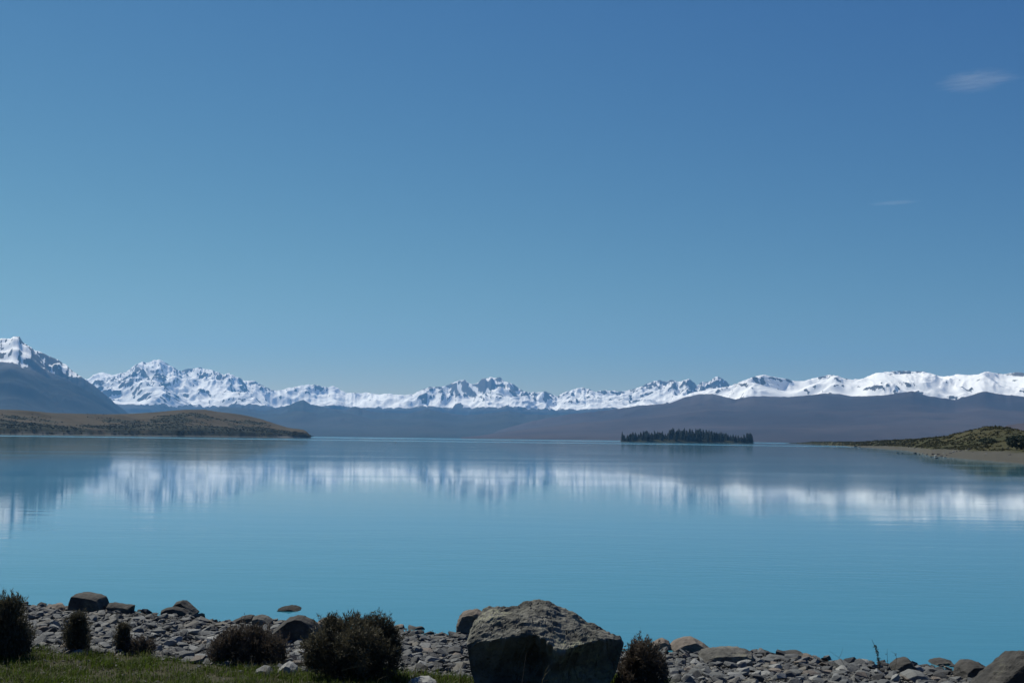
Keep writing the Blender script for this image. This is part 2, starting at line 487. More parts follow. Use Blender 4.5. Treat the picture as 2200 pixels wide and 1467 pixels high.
P_LEFT = [(-900, 800), (-500, 745), (-250, 752), (-120, 735), (-40, 732), (0, 727), (12, 726), (25, 726), (30, 722), (42, 723), (46, 730), (60, 742), (75, 751), (90, 757), (107, 765), (125, 772), (140, 782), (155, 795), (175, 809), (190, 819), (207, 831), (225, 846), (240, 859), (255, 871), (275, 886), (300, 905), (340, 930), (360, 938)]
P_ALPS = [(-400, 830), (0, 830), (150, 825), (190, 812), (205, 803), (222, 799), (240, 806), (250, 803), (262, 801), (278, 794), (285, 787), (300, 779), (308, 777), (320, 778), (332, 773), (342, 771), (352, 776), (362, 783), (375, 790), (390, 797), (405, 790), (415, 792), (430, 788), (440, 792), (455, 794), (470, 800), (480, 804), (492, 801), (505, 808), (530, 818), (545, 817), (555, 822), (570, 831), (590, 839), (605, 837), (625, 832), (650, 827), (677, 826), (690, 829), (705, 831), (718, 829), (730, 836), (742, 843), (770, 844), (793, 843), (810, 847), (830, 845), (850, 847), (870, 848), (885, 847), (900, 840), (915, 834), (925, 830), (940, 831), (955, 829), (970, 823), (985, 817), (998, 815), (1003, 820), (1015, 825), (1028, 821), (1035, 813), (1055, 810), (1075, 811), (1085, 819), (1100, 823), (1110, 830), (1125, 840), (1140, 843), (1158, 842), (1172, 840), (1185, 846), (1197, 852), (1205, 845), (1220, 841), (1235, 835), (1250, 831), (1265, 836), (1280, 841), (1300, 838), (1320, 839), (1340, 841), (1355, 836), (1375, 831), (1390, 824), (1405, 818), (1418, 816), (1430, 820), (1437, 817), (1445, 815), (1455, 820), (1465, 818), (1480, 813), (1490, 820), (1498, 828), (1510, 819), (1525, 820), (1532, 812), (1542, 808), (1552, 813), (1560, 818), (1568, 827), (1600, 832), (1800, 850), (2300, 870)]
P_RIGHT = [(1240, 930), (1330, 900), (1420, 868), (1490, 842), (1530, 835), (1568, 829), (1590, 820), (1605, 814), (1625, 807), (1640, 804), (1655, 808), (1675, 811), (1690, 813), (1705, 818), (1725, 818), (1740, 814), (1765, 808), (1790, 803), (1800, 806), (1815, 814), (1835, 815), (1855, 813), (1870, 805), (1890, 798), (1910, 798), (1935, 796), (1960, 797), (1980, 797), (2000, 801), (2020, 808), (2040, 807), (2060, 803), (2080, 805), (2100, 804), (2120, 797), (2140, 801), (2155, 803), (2170, 801), (2185, 799), (2200, 800), (2400, 805), (2900, 830)]
P_MIDFOOT = [(100, 905), (200, 892), (280, 886), (400, 884), (480, 874), (530, 876), (560, 882), (600, 878), (620, 870), (640, 861), (652, 858), (668, 868), (690, 872), (710, 877), (745, 880), (762, 872), (780, 878), (800, 884), (850, 886), (880, 887), (915, 878), (930, 881), (960, 886), (1000, 891), (1040, 888), (1095, 882), (1130, 889), (1170, 890), (1210, 889), (1240, 888), (1300, 890), (1450, 905), (1560, 925), (1640, 948), (1720, 948)]
P_FOOT = [(1000, 937), (1100, 915), (1160, 900), (1230, 888), (1300, 881), (1370, 871), (1440, 865), (1470, 853), (1500, 846), (1530, 845), (1560, 852), (1580, 857), (1610, 851), (1640, 850), (1690, 852), (1740, 848), (1775, 844), (1800, 845), (1830, 850), (1860, 850), (1900, 848), (1960, 839), (1990, 849), (2050, 858), (2090, 847), (2115, 839), (2140, 845), (2200, 851), (2400, 850), (2900, 870)]

mountain('snowy_alps', P_ALPS, -350, 1900, 1600, 17500, 24500, 28000, 330, 2300, 3, M['alps'],
         'distant jagged snow covered alps along the head of the lake', rough=0.62, smooth_px=30, fine_px=1.2, pw=0.95, jag=3,
         snow=dict(line=[(-400, 880), (400, 881), (560, 880), (900, 882), (1200, 885), (1900, 885)], soft=45, rock=0.10, fine=0.7, bias=0.35, conv=1.3, sl=0.9))
mountain('right_snowy_range', P_RIGHT, 1230, 2700, 900, 14200, 18800, 21500, 240, 2300, 21, M['alps'],
         'rounded snow covered range behind the brown foothills', rough=0.42, smooth_px=25, fine_px=4, jag=1.5, pw=0.8, gain=0.5,
         snow=dict(line=[(1200, 890), (2700, 890)], soft=40, rock=0.03, fine=1.3, bias=0.15, conv=1.6, sl=0.7))
mountain('middle_foothills', P_MIDFOOT, 90, 1700, 800, 12000, 17200, 19500, 120, 2400, 33, M['bluehill'],
         'hazy blue foothills below the snow line', rough=0.42, smooth_px=15, fine_px=3, pw=0.9)
mountain('right_foothills', P_FOOT, 990, 2700, 800, 8200, 14200, 16200, 140, 2800, 47, M['foothill'],
         'long hazy brown foothill slopes running down to the lake', rough=0.25, smooth_px=40, fine_px=5, jag=2.5, pw=1.15, gain=0.45,
         snow=dict(line=[(900, 800), (1440, 830), (1500, 848), (1560, 852), (1620, 835), (1790, 838), (1840, 838), (1900, 838), (1960, 828), (2050, 845), (2110, 828), (2200, 840), (2700, 840)], soft=32, rock=0.02))
mountain('left_mountain', P_LEFT, -880, 355, 760, 10200, 14500, 17500, 220, 2300, 62, M['alps'],
         'steep dark mountain with a snowy top rising at the left', rough=0.5, smooth_px=25, fine_px=1.5, pw=0.85, jag=3,
         snow=dict(line=[(-880, 800), (-200, 795), (0, 792), (70, 808), (120, 806), (170, 812), (350, 812)], soft=60, rock=0.17, fine=1.2))

# far low blue hill at the right edge
mountain('far_blue_hill', [(2080, 955), (2130, 928), (2160, 912), (2200, 906), (2300, 900), (2500, 905), (2800, 940)], 2080, 2800, 160, 4300, 5600, 6500, 40, 1500, 91, M['foothill'],
         'low dark blue hill behind the right headland', rough=0.2, smooth_px=8, pw=1.0)

# ------------------------------------------------------------------ left hill (peninsula)
def scrub_mesh(name, pts, sizes, mat, per=16):
    """many small leaf clumps: crossed ragged tufts, one mesh"""
    n = len(pts)
    d = rng.normal(size=(n, per, 3)); d[..., 2] = np.abs(d[..., 2]) * 0.9
    d /= np.linalg.norm(d, axis=2, keepdims=True)
    c = pts[:, None, :] + d * sizes[:, None, None] * rng.uniform(0.35, 1.0, (n, per, 1)) * np.array([1, 1, 0.75])
    a = rng.normal(size=(n, per, 3)); a /= np.linalg.norm(a, axis=2, keepdims=True)
    b = np.cross(a, d); b /= np.linalg.norm(b, axis=2, keepdims=True) + 1e-9
    sz = sizes[:, None, None] * rng.uniform(0.25, 0.5, (n, per, 1))
    V = np.stack([c + a * sz, c - a * sz * 0.6 + b * sz, c - a * sz * 0.6 - b * sz], 2).reshape(-1, 3)
    F = np.arange(len(V)).reshape(-1, 3)
    return make_mesh(name, V, F, False, [mat])

P_HILL = [(-400, 872), (-150, 876), (0, 880), (40, 881), (80, 884), (110, 887), (180, 889), (230, 890), (280, 889), (330, 886), (370, 882), (400, 880), (440, 880), (470, 885), (500, 888), (530, 893), (560, 900), (590, 910), (620, 919), (635, 921), (650, 923), (660, 927), (666, 934), (670, 937.4)]
pa, pe = azel(P_HILL)
az = np.linspace(az_of(-400), az_of(668), 520)
u = np.linspace(0, 1, 90)
A, U = np.meshgrid(az, u, indexing='ij')
tip = (A - az[0]) / (az[-1] - az[0])
r_shore = 2000 + 900 * tip + 50 * fbm(A * 30, A * 0, 3, 101)
depth = 620 * np.clip((1 - tip) * 6, 0.06, 1) ** 0.6
Q = r_shore + (U * 1.7 - 0.04) * depth
X, Y = Q * np.sin(A), Q * np.cos(A)
prof_h = U * 1.7 - 0.04
shape = np.where(prof_h < 1, sstep(-0.05, 1.0, prof_h) ** 0.8, np.clip(1 - (prof_h - 1) ** 2 * 1.5, 0, 1))
bank = sstep(0.0, 0.06, prof_h) * 0.16
shape = shape * 0.84 + bank
N = 1 + 0.16 * fbm(X / 160, Y / 160, 5, 111) + 0.25 * (ridged(X / 260, Y / 260, 4, 121) - 0.5) * (1 - sstep(0.6, 1.0, prof_h))
Hn = np.clip(shape * N, 0, None)
tg = np.interp(az, pa, pe)
sc = gsmooth(tg / (Hn / Q).max(1), 4)
Z = Hn * sc[:, None] + CAM_H * sstep(0, 0.3, shape)
Z = Z * gsmooth(np.maximum(tg, 0.0004) / ((Z - CAM_H * sstep(0, .3, shape)) / Q).max(1), 2)[:, None]
Z = np.where(prof_h < 0.0, -1.5, Z + 0.4)
hillX, hillY, hillZ = X, Y, Z
o = height_mesh('left_hill', X, Y, Z, M['hill'], {'shore': (1 - sstep(2.0, 4.0, Z + 1.5 * fbm(X / 30, Y / 30, 3, 131))), 'veg': np.clip((fbm(X / 110, Y / 110, 4, 141) + 0.55 - 1.0 * prof_h + 0.12 * (tip > 0.7)) * 1.6, 0, 1)})
tag(o, 'low brown grassy hill on the left lake shore', None, None, 'structure')
# scrub clumps on its lower slopes
k = rng.integers(0, X.shape[0], 26000); j = rng.integers(2, 58, 26000)
dens = fbm(X[k, j] / 110, Y[k, j] / 110, 4, 141) + 0.55 - 1.15 * (prof_h[k, j]) + 0.12 * (tip[k, j] > 0.7)
keep = (rng.random(26000) < np.clip(dens * 2.0, 0, 1)) & (Z[k, j] > 2.5)
k, j = k[keep][:4500], j[keep][:4500]
pts = np.stack([X[k, j], Y[k, j], Z[k, j]], 1) + rng.normal(0, 1.8, (len(k), 3)) * np.array([1, 1, 0])
o = link('hill_scrub', scrub_mesh('hill_scrub', pts, rng.uniform(1.0, 2.6, len(k)), M['scrub']))
tag(o, 'dark scrub clumps covering the lower slopes of the left hill', None, None, 'stuff')

# ------------------------------------------------------------------ right headland
SH = [(1690, 3600), (1722, 3200), (1780, 1900), (1840, 1200), (1900, 900), (1950, 700), (2000, 410), (2100, 320), (2200, 272), (2400, 215), (2700, 160)]
P_HEAD = [(1690, 952), (1720, 951), (1745, 949), (1790, 949.3), (1850, 950), (1880, 948), (1960, 945), (2030, 940), (2070, 930), (2100, 923), (2130, 920), (2160, 922), (2200, 928), (2300, 925), (2700, 900)]
sa = np.array([az_of(a) for a, _ in SH]); sr = np.array([math.log(b) for _, b in SH])
pa, pe = azel(P_HEAD)
az = np.linspace(sa[0], sa[-1], 620); nu = 110
u = np.linspace(0, 1, nu)
A, U = np.meshgrid(az, u, indexing='ij')
rs = np.exp(np.interp(az, sa, sr))[:, None] * (1 + 0.035 * fbm(A * 60, A * 0 + 4, 4, 151))
Dp = 330 * np.clip((az[:, None] - sa[0]) / (sa[4] - sa[0]), 0.12, 1)
prof_h = U * 1.8 - 0.06
Q = rs + prof_h * Dp
X, Y = Q * np.sin(A), Q * np.cos(A)
dm = prof_h * Dp                                     # metres inland
beach = 2.3 * sstep(-15, 130, dm) * np.clip(Dp / 330, 0.25, 1)
hill = np.where(prof_h < 1, sstep(0.28, 1.0, prof_h), np.clip(1 - (prof_h - 1) ** 2, 0, 1))
hill = hill * (1 + 0.25 * fbm(X / 45, Y / 45, 5, 161))
tg = np.interp(az, pa, pe)
need = (tg * (rs + Dp)[:, 0] + CAM_H - 2.3 * np.clip(Dp / 330, 0.25, 1)[:, 0])
Z = beach + hill * np.maximum(gsmooth(need, 3), 0.2)[:, None] + 0.12 * fbm(X / 6, Y / 6, 3, 171)
Z = np.where(dm < 0, np.minimum(Z, dm * 0.05), Z)
headX, headY, headZ, headP = X, Y, Z, prof_h
o = height_mesh('right_headland', X, Y, Z, M['headland'], {'shore': 1 - sstep(0.24, 0.33, prof_h + 0.08 * fbm(X / 25, Y / 25, 3, 181))})
tag(o, 'low scrubby headland with a pale shingle beach at the right', None, None, 'structure')
k = rng.integers(0, X.shape[0], 30000); j = rng.integers(0, nu, 30000)
ok = (headP[k, j] > 0.3) & (headP[k, j] < 1.4) & (rng.random(30000) < np.clip(0.4 + fbm(X[k, j] / 30, Y[k, j] / 30, 3, 191) * 1.6, 0, 1) * np.clip(X[k, j] ** 0 * 1.0, 0, 1))
k, j = k[ok][:9000], j[ok][:9000]
pts = np.stack([X[k, j], Y[k, j], Z[k, j]], 1)
o = link('headland_scrub', scrub_mesh('headland_scrub', pts, rng.uniform(0.3, 0.95, len(k)) * np.clip(Q[k, j] / 500, 0.7, 2.0), M['olive_scrub'], 12))
tag(o, 'low olive scrub covering the right headland', None, None, 'stuff')

# ------------------------------------------------------------------ island with conifers
ISL_R = 3200.0
ia0, ia1 = az_of(1331), az_of(1621)
az = np.linspace(ia0, ia1, 90); u = np.linspace(0, 1, 30)
A, U = np.meshgrid(az, u, indexing='ij')
e = np.sqrt(np.clip(1 - ((A - (ia0 + ia1) / 2) / ((ia1 - ia0) / 2)) ** 2, 0.004, 1))
Q = ISL_R + (U - 0.5) * 190 * e
v = np.clip(1 - (2 * U - 1) ** 2, 0, 1)
Z = 9.0 * v ** 0.7 * e ** 1.2 * (1 + 0.3 * fbm(A * 150, U * 3, 4, 201)) - 0.6 + 0.8 * sstep(0, .2, v)
o = height_mesh('island_ground', Q * np.sin(A), Q * np.cos(A), Z, M['island'], {'shore': Z * 0})
tag(o, 'low wooded island in the lake', None, None, 'structure')
isl = (az, u, Z, Q)

def conifer_mesh(name, seed, ragged=0.3, bare=False):
    """unit height conifer: trunk and drooping branch sprays in uneven whorls"""
    g = random.Random(seed); V, F, mi = [], [], []
    def tri(a, b, c, m):
        n = len(V); V.extend((a, b, c)); F.append((n, n + 1, n + 2)); mi.append(m)
    for k in range(5):
        a0, a1 = k / 5 * 2 * math.pi, (k + 1) / 5 * 2 * math.pi
        tri((0.018 * math.cos(a0), 0.018 * math.sin(a0), -0.05), (0.018 * math.cos(a1), 0.018 * math.sin(a1), -0.05), (0, 0, 0.95), 1)
    lv = 15
    for i in range(lv):
        z = 0.08 + 0.9 * i / lv
        rr = (0.21 * (1 - (z - 0.05)) ** 0.8 + 0.012) * g.uniform(0.7, 1.15)
        nb = 5 if bare else 10
        for q in range(nb):
            a = g.uniform(0, 2 * math.pi); l = rr * g.uniform(1 - ragged, 1 + ragged); wv = l * (0.12 if bare else 0.42)
            dz = -g.uniform(0.0, 0.05)
            tip = (l * math.cos(a), l * math.sin(a), z + dz)
            s = (-math.sin(a) * wv, math.cos(a) * wv)
            tri((s[0] + tip[0] * .35, s[1] + tip[1] * .35, z - 0.01), (-s[0] + tip[0] * .35, -s[1] + tip[1] * .35, z + 0.015), tip, 0)
            tri((0, 0, z + 0.05), (s[0] + tip[0] * .5, s[1] + tip[1] * .5, z + dz * .3 - .02), (-s[0] + tip[0] * .5, -s[1] + tip[1] * .5, z + dz * .3 - .02), 0)
    return make_mesh(name, np.array(V), np.array(F), False, [M['twig'] if bare else M['conifer'], M['bark']], mi)

conifers = [conifer_mesh('conifer_tree', 300 + k, 0.25 + 0.05 * (k % 4)) for k in range(8)]
TOPS = [(1334, 928), (1338, 929), (1345, 936), (1352, 930), (1360, 927), (1372, 929), (1385, 926), (1395, 926), (1405, 923), (1418, 925), (1424, 924), (1428, 931), (1436, 926), (1446, 920), (1470, 919), (1485, 921), (1500, 923), (1520, 921), (1535, 924), (1550, 929), (1562, 932), (1575, 932), (1590, 934), (1602, 931), (1616, 932), (1620, 938)]
tpx = np.array([a for a, _ in TOPS]); tpy = np.array([b for _, b in TOPS])
names_zone = [('left end', 1331, 1380), ('left part', 1380, 1432), ('middle', 1432, 1500), ('right of middle', 1500, 1560), ('right part', 1560, 1597), ('right end', 1597, 1622)]
cnt = 0
placed = []
for i in range(296):
    px = 1337 + (1617 - 1337) * ((i * 0.61803) % 1.0)
    a = az_of(px); ui = rnd.uniform(0.05, 0.85)
    ka = int(np.clip(round((a - az[0]) / (az[-1] - az[0]) * 89), 0, 89)); kj = int(round(ui * 29))
    q = isl[3][ka, kj]; gz = max(isl[2][ka, kj], 0.0)
    top = at_y(px, float(np.interp(px, tpx, tpy)), q * math.cos(a)).z
    full = top - gz
    hgt = full * (rnd.uniform(0.8, 1.08) if i % 3 == 0 else rnd.uniform(0.45, 0.9))
    if i % 11 == 0: hgt = full * rnd.uniform(1.05, 1.22)
    if hgt < 4: hgt = 4 + rnd.random() * 2
    first = i == 0
    o = link('conifer_tree', conifers[i % 8], None, (q * math.sin(a), q * math.cos(a), gz - 0.4))
    wd = hgt * rnd.uniform(0.95, 1.5)
    o.scale = (wd, wd, hgt); o.rotation_euler = (0, 0, rnd.uniform(0, 6.28))
    zone = next(z for z, p0, p1 in names_zone if p0 <= px < p1)
    front = 'near' if ui < 0.5 else 'far'
    size = 'tall' if hgt > full * 0.84 else ('mid height' if hgt > full * 0.62 else 'short')
    tag(o, f"{size} {'broad' if wd > 1.22 * hgt else 'slim'} dark conifer on the {front} shore of the island, {zone}", 'tree', 'conifers on the wooded island')
a = az_of(1335.5)
bt = link('bare_tree', conifer_mesh('bare_tree', 399, 0.4, True), None, (ISL_R * math.sin(a), ISL_R * math.cos(a), 0.2))
bt.scale = (26, 26, 24)
tag(bt, 'thin greyish tree at the left tip of the wooded island', 'tree')

# ------------------------------------------------------------------ rocks
def hull_mesh(name, pts, mats, smooth=False, cuts=0, disp=0.0, dscale=3.0, seed=0):
    bm = bmesh.new()
    for q in pts: bm.verts.new(q)
    r = bmesh.ops.convex_hull(bm, input=bm.verts)
    bad = [v for v in bm.verts if not v.link_faces]
    bmesh.ops.delete(bm, geom=bad, context='VERTS')
    if cuts:
        bmesh.ops.bevel(bm, geom=list(bm.edges), offset=0.006, segments=1, affect='EDGES', clamp_overlap=True)
        bmesh.ops.triangulate(bm, faces=bm.faces)
        for _ in range(cuts):
            long = [e for e in bm.edges if e.calc_length() > 0.07]
            if not long: break
            bmesh.ops.subdivide_edges(bm, edges=long, cuts=1, use_grid_fill=True)
            bmesh.ops.triangulate(bm, faces=bm.faces)
    bm.normal_update()
    if disp:
        co = np.array([v.co for v in bm.verts]); no = np.array([v.normal for v in bm.verts])
        d = fbm(co[:, 0] * dscale + co[:, 1] * 0.7 * dscale, co[:, 2] * dscale * 1.3 - co[:, 1] * dscale, 4, 400 + seed % 40)
        d2 = ridged(co[:, 0] * dscale * 1.7 + co[:, 1], co[:, 2] * dscale * 2.2 + co[:, 1] * dscale, 3, 450 + seed % 40) - 0.5
        co = co + no * (disp * (0.6 * d + 0.5 * d2))[:, None]
        for v, c in zip(bm.verts, co): v.co = c
    me = bpy.data.meshes.new(name); bm.to_mesh(me); bm.free()
    for m in mats: me.materials.append(m)
    if smooth: me.polygons.foreach_set('use_smooth', np.ones(len(me.polygons), bool))
    return me

def outline_rock(name, outline, base_py, depth, mat, label, cat='rock', seed=0, disp=0.05, lean=0.0, group=None, y=None, taper=0.9, cuts=5):
    """a boulder whose outline, seen from the shore path, follows the photograph; depth in metres"""
    g = random.Random(seed)
    cx = sum(p[0] for p in outline) / len(outline)
    y0 = y if y else hit(cx, base_py).y
    mid = [at_y(a, b, y0 + depth * 0.4) for a, b in outline]
    c = sum(mid, Vector()) / len(mid)
    zmin = min(v.z for v in mid)
    pts = []
    for v in mid:
        pts.append(v)
        f_ = Vector((c.x + (v.x - c.x) * taper, y0 + g.uniform(-0.05, 0.05) * depth, zmin + (v.z - zmin) * (taper + lean * 0.5) - 0.02))
        b_ = Vector((c.x + (v.x - c.x) * taper, y0 + depth * g.uniform(0.9, 1.05), zmin + (v.z - zmin) * (taper - lean)))
        pts += [f_, b_]
    gz = float(ground(c.x, y0 + depth * .4))
    for dx in (-0.8, 0.8):                                        # feet sunk into the shore
        hw = (max(v.x for v in mid) - min(v.x for v in mid)) / 2
        for dy in (0.1, 0.9): pts.append(Vector((c.x + hw * dx, y0 + depth * dy, min(zmin, gz) - 0.12)))
    org = Vector((c.x, y0 + depth * 0.4, min(zmin, gz)))
    me = hull_mesh(name, [q - org for q in pts], [mat], False, cuts, disp, 3.0, seed)
    o = link(name, me, None, org)
    tag(o, label, cat, group)
    return o

outline_rock('boulder', [(155, 1313), (156, 1292), (163, 1275), (175, 1275), (205, 1279), (216, 1284), (224, 1300), (225, 1315), (190, 1318)], 1318, 0.75, M['boulder_dark'], 'large squarish dark boulder at the water edge left of a flat rock', 'boulder', 1, 0.02, lean=0.0, taper=0.97)
outline_rock('flat_rock', [(229, 1315), (232, 1297), (240, 1294), (262, 1296), (285, 1301), (281, 1312), (272, 1318)], 1317, 0.5, M['boulder_dark'], 'flat dark rock with jutting right tip beside the squarish boulder', 'rock', 2, 0.04, taper=0.85)
outline_rock('peaked_rock', [(366, 1314), (372, 1301), (380, 1291), (393, 1288), (402, 1295), (410, 1307), (424, 1315), (418, 1321), (380, 1321)], 1321, 0.55, M['boulder_dark'], 'dark peaked rock behind a low slab at the water edge', 'rock', 3, 0.03, lean=0.1)
outline_rock('low_slab', [(346, 1311), (358, 1304), (375, 1302), (395, 1306), (408, 1314), (411, 1321), (365, 1321)], 1324, 0.35, M['boulder_dark'], 'low dark slab leaning in front of the peaked rock', 'rock', 4, 0.02)
outline_rock('tan_rock', [(95, 1312), (103, 1301), (112, 1298), (124, 1299), (133, 1305), (139, 1313), (115, 1316)], 1316, 0.5, M['boulder_tan'], 'small tan rock with a pale sloping top near the left bush', 'rock', 5, 0.02)
outline_rock('wet_rock', [(597, 1310), (599, 1306), (612, 1306), (620, 1303), (630, 1303), (640, 1306), (648, 1310), (640, 1313), (610, 1313)], 1313, 0.6, M['wet_rock'], 'low dark rock standing alone in the water offshore', 'rock', 6, 0.03)
outline_rock('round_boulder', [(586, 1372), (588, 1352), (605, 1338), (622, 1326), (640, 1320), (655, 1321), (672, 1330), (684, 1343), (692, 1358), (694, 1376), (640, 1384)], 1384, 0.9, M['boulder_dark'], 'rounded dark boulder between two bushes on the shingle', 'boulder', 7, 0.03, lean=0.15)
outline_rock('dark_rock', [(496, 1338), (500, 1332), (520, 1323), (535, 1320), (544, 1322), (547, 1331), (540, 1341), (515, 1344)], 1343, 0.4, M['boulder_dark'], 'dark angular rock left of a pale topped rock at the water edge', 'rock', 8, 0.03)
outline_rock('pale_topped_rock', [(543, 1339), (545, 1324), (556, 1321), (572, 1324), (584, 1334), (584, 1345), (560, 1346)], 1346, 0.55, M['boulder_grey'], 'squat grey rock with a pale top beside the dark angular rock', 'rock', 9, 0.03)
outline_rock('pale_rock', [(678, 1348), (683, 1335), (695, 1327), (712, 1325), (728, 1331), (734, 1342), (735, 1350)], 1350, 0.5, M['boulder_tan'], 'pale tan rock half hidden behind the largest bush', 'rock', 10, 0.02)
outline_rock('leaning_rock', [(979, 1352), (981, 1338), (992, 1314), (1005, 1310), (1025, 1309), (1040, 1316), (1045, 1340), (1030, 1360), (1000, 1360)], 1361, 0.6, M['boulder_tan'], 'brownish rock leaning behind the left end of the huge boulder', 'rock', 11, 0.06)
outline_rock('angular_rock', [(1398, 1390), (1402, 1380), (1412, 1375), (1426, 1371), (1437, 1377), (1441, 1388), (1430, 1396)], 1395, 0.4, M['boulder_tan'], 'small angular rock just right of the reddish bush', 'rock', 12, 0.03)
outline_rock('half_lit_boulder', [(1441, 1389), (1452, 1380), (1468, 1373), (1490, 1370), (1508, 1378), (1525, 1390), (1531, 1398), (1500, 1402), (1460, 1400)], 1401, 0.7, M['boulder_tan'], 'tan boulder with a sunlit left face and shaded right face', 'boulder', 13, 0.03)
outline_rock('long_grey_rock', [(1500, 1412), (1508, 1402), (1530, 1396), (1560, 1393), (1600, 1394), (1615, 1400), (1619, 1412), (1600, 1424), (1550, 1424)], 1425, 0.8, M['boulder_grey'], 'long flat topped grey rock on the right hand shingle', 'rock', 14, 0.05, taper=0.85)
outline_rock('dark_slab', [(1668, 1409), (1676, 1402), (1700, 1400), (1722, 1400), (1729, 1407), (1715, 1413), (1685, 1413)], 1412, 0.5, M['boulder_dark'], 'thin dark slab at the water edge on the right', 'rock', 15, 0.02)
outline_rock('rounded_rock', [(1718, 1412), (1726, 1406), (1738, 1404), (1748, 1409), (1750, 1417), (1730, 1419)], 1417, 0.35, M['boulder_tan'], 'small rounded rock beside the thin dark slab', 'rock', 16, 0.02)
outline_rock('pointed_rock', [(1915, 1442), (1920, 1428), (1936, 1417), (1950, 1412), (1960, 1424), (1967, 1440), (1945, 1448)], 1446, 0.45, M['boulder_dark'], 'dark pointed rock right of the tall weed stalk', 'rock', 17, 0.04)
outline_rock('lakeside_slab', [(1999, 1426), (2006, 1418), (2030, 1416), (2044, 1419), (2044, 1429), (2015, 1430)], 1429, 0.45, M['boulder_dark'], 'flat dark slab at the water edge near the right corner', 'rock', 18, 0.02)
outline_rock('dark_round_rock', [(2062, 1452), (2064, 1434), (2080, 1422), (2100, 1420), (2118, 1430), (2126, 1446), (2115, 1464), (2080, 1464)], 1464, 0.6, M['boulder_dark'], 'dark rounded rock left of the large corner boulder', 'boulder', 19, 0.04)
outline_rock('corner_boulder', [(2098, 1484), (2110, 1466), (2134, 1448), (2154, 1438), (2172, 1418), (2190, 1397), (2203, 1398), (2230, 1400), (2262, 1425), (2275, 1470), (2260, 1520), (2110, 1520)], 1500, 0.8, M['boulder_dark'], 'large rough boulder cut off by the lower right corner', 'boulder', 20, 0.06)
outline_rock('smooth_pale_rock', [(1938, 1462), (1942, 1448), (1962, 1440), (1982, 1443), (1994, 1455), (1988, 1466), (1955, 1468)], 1466, 0.4, M['stone_grey'], 'smooth pale grey rock below the pointed dark rock', 'rock', 21, 0.02)
outline_rock('grass_rock', [(523, 1436), (526, 1428), (533, 1427), (540, 1432), (541, 1437), (530, 1438)], 1438, 0.14, M['stone_pale'], 'small white stone lying in the grass under the wide bush', 'stone', 22, 0.01, cuts=3)
outline_rock('pale_peaked_stone', [(597, 1436), (606, 1429), (617, 1421), (626, 1424), (636, 1434), (640, 1448), (600, 1448)], 1448, 0.35, M['stone_pale'], 'pale peaked stone between grass and the largest bush', 'stone', 23, 0.02, cuts=4)
outline_rock('weathered_stone', [(545, 1447), (550, 1437), (562, 1431), (576, 1434), (585, 1444), (580, 1451)], 1451, 0.3, M['stone_grey'], 'weathered grey stone in grass left of the pale peaked stone', 'stone', 24, 0.02, cuts=4)
outline_rock('turf_rock', [(872, 1472), (880, 1460), (900, 1454), (922, 1455), (938, 1464), (942, 1475), (900, 1480)], 1478, 0.35, M['stone_pale'], 'flat topped pale rock in the turf at the bottom edge', 'rock', 25, 0.03, cuts=4)
outline_rock('shade_rock', [(575, 1355), (578, 1348), (588, 1342), (600, 1341), (605, 1350), (600, 1357)], 1357, 0.3, M['stone_grey'], 'grey rock touching the left side of the rounded boulder', 'rock', 26, 0.02, cuts=3)
outline_rock('mid_shingle_rock', [(958, 1402), (962, 1392), (975, 1388), (990, 1391), (996, 1402), (985, 1408)], 1408, 0.35, M['stone_dark'], 'dark flat rock on shingle left of the huge boulder', 'rock', 27, 0.02, cuts=4)
outline_rock('brown_rock', [(840, 1347), (848, 1344), (862, 1341), (867, 1342), (869, 1350), (850, 1352)], 1351, 0.3, M['stone_tan'], 'low brown rock at the water edge right of the largest bush', 'rock', 28, 0.02, cuts=3)

# the huge boulder: sloping lit top over an undercut dark front
ST = [  # px, crest py, edge py
 (1003, 1376, 1384), (1010, 1350, 1380), (1022, 1326, 1378), (1036, 1305, 1378), (1048, 1299, 1376), (1070, 1296, 1371), (1090, 1298, 1368), (1112, 1297, 1366), (1128, 1290, 1364), (1150, 1287, 1362), (1172, 1291, 1374), (1190, 1300, 1390), (1205, 1307, 1398), (1230, 1315, 1390), (1260, 1329, 1380), (1290, 1345, 1373), (1315, 1358, 1371), (1332, 1368, 1374), (1340, 1380, 1384)]
spx = np.array([s[0] for s in ST]); scy = np.array([s[1] for s in ST]); sey = np.array([s[2] for s in ST])
NU, ring = 200, []
YF = 15.7
pxs = np.linspace(1003, 1340, NU)
for px in pxs:
    tt = (px - 1003) / 337.0
    k = math.sin(math.pi * min(max(tt, 0.02), 0.98)) ** 0.45
    cy_, ey_ = float(np.interp(px, spx, scy)), float(np.interp(px, spx, sey))
    yf = YF + 0.5 * (1 - k) + 0.25 * abs(tt - 0.55)
    ye = yf - 1.1 * max(-12, ey_ - 1372) / 150.0; yc = yf + 0.98 * k + 0.14; yb = yf + 1.95 * k + 0.18
    E = at_y(px, ey_, ye); Cr = at_y(px, cy_, yc)
    inset = 0.8 * k
    zb = float(ground(E.x, yf)) - 0.25
    xm = 0.26 * max(0, 1 - tt * 2.2) - 0.44 * max(0, (tt - 0.55) / 0.45) ** 1.4
    B0 = Vector((E.x + xm, ye + inset, zb)); B1 = Vector((E.x + xm * 0.22, ye + inset * 0.6, zb + (E.z - zb) * 0.6))
    Bk = Vector((Cr.x * yb / yc + xm * 0.35, yb, zb + (Cr.z - zb) * 0.55)); Bb = Vector((Cr.x * yb / yc + xm, yb - 0.1, zb))
    T1 = E.lerp(Cr, 0.5) + Vector((0, -0.02, 0.05 * k)); T2 = Cr.lerp(Bk, 0.4) + Vector((0, 0, 0.06 * k))
    ring.append([B0, B1, E, T1, Cr, T2, Bk, Bb])
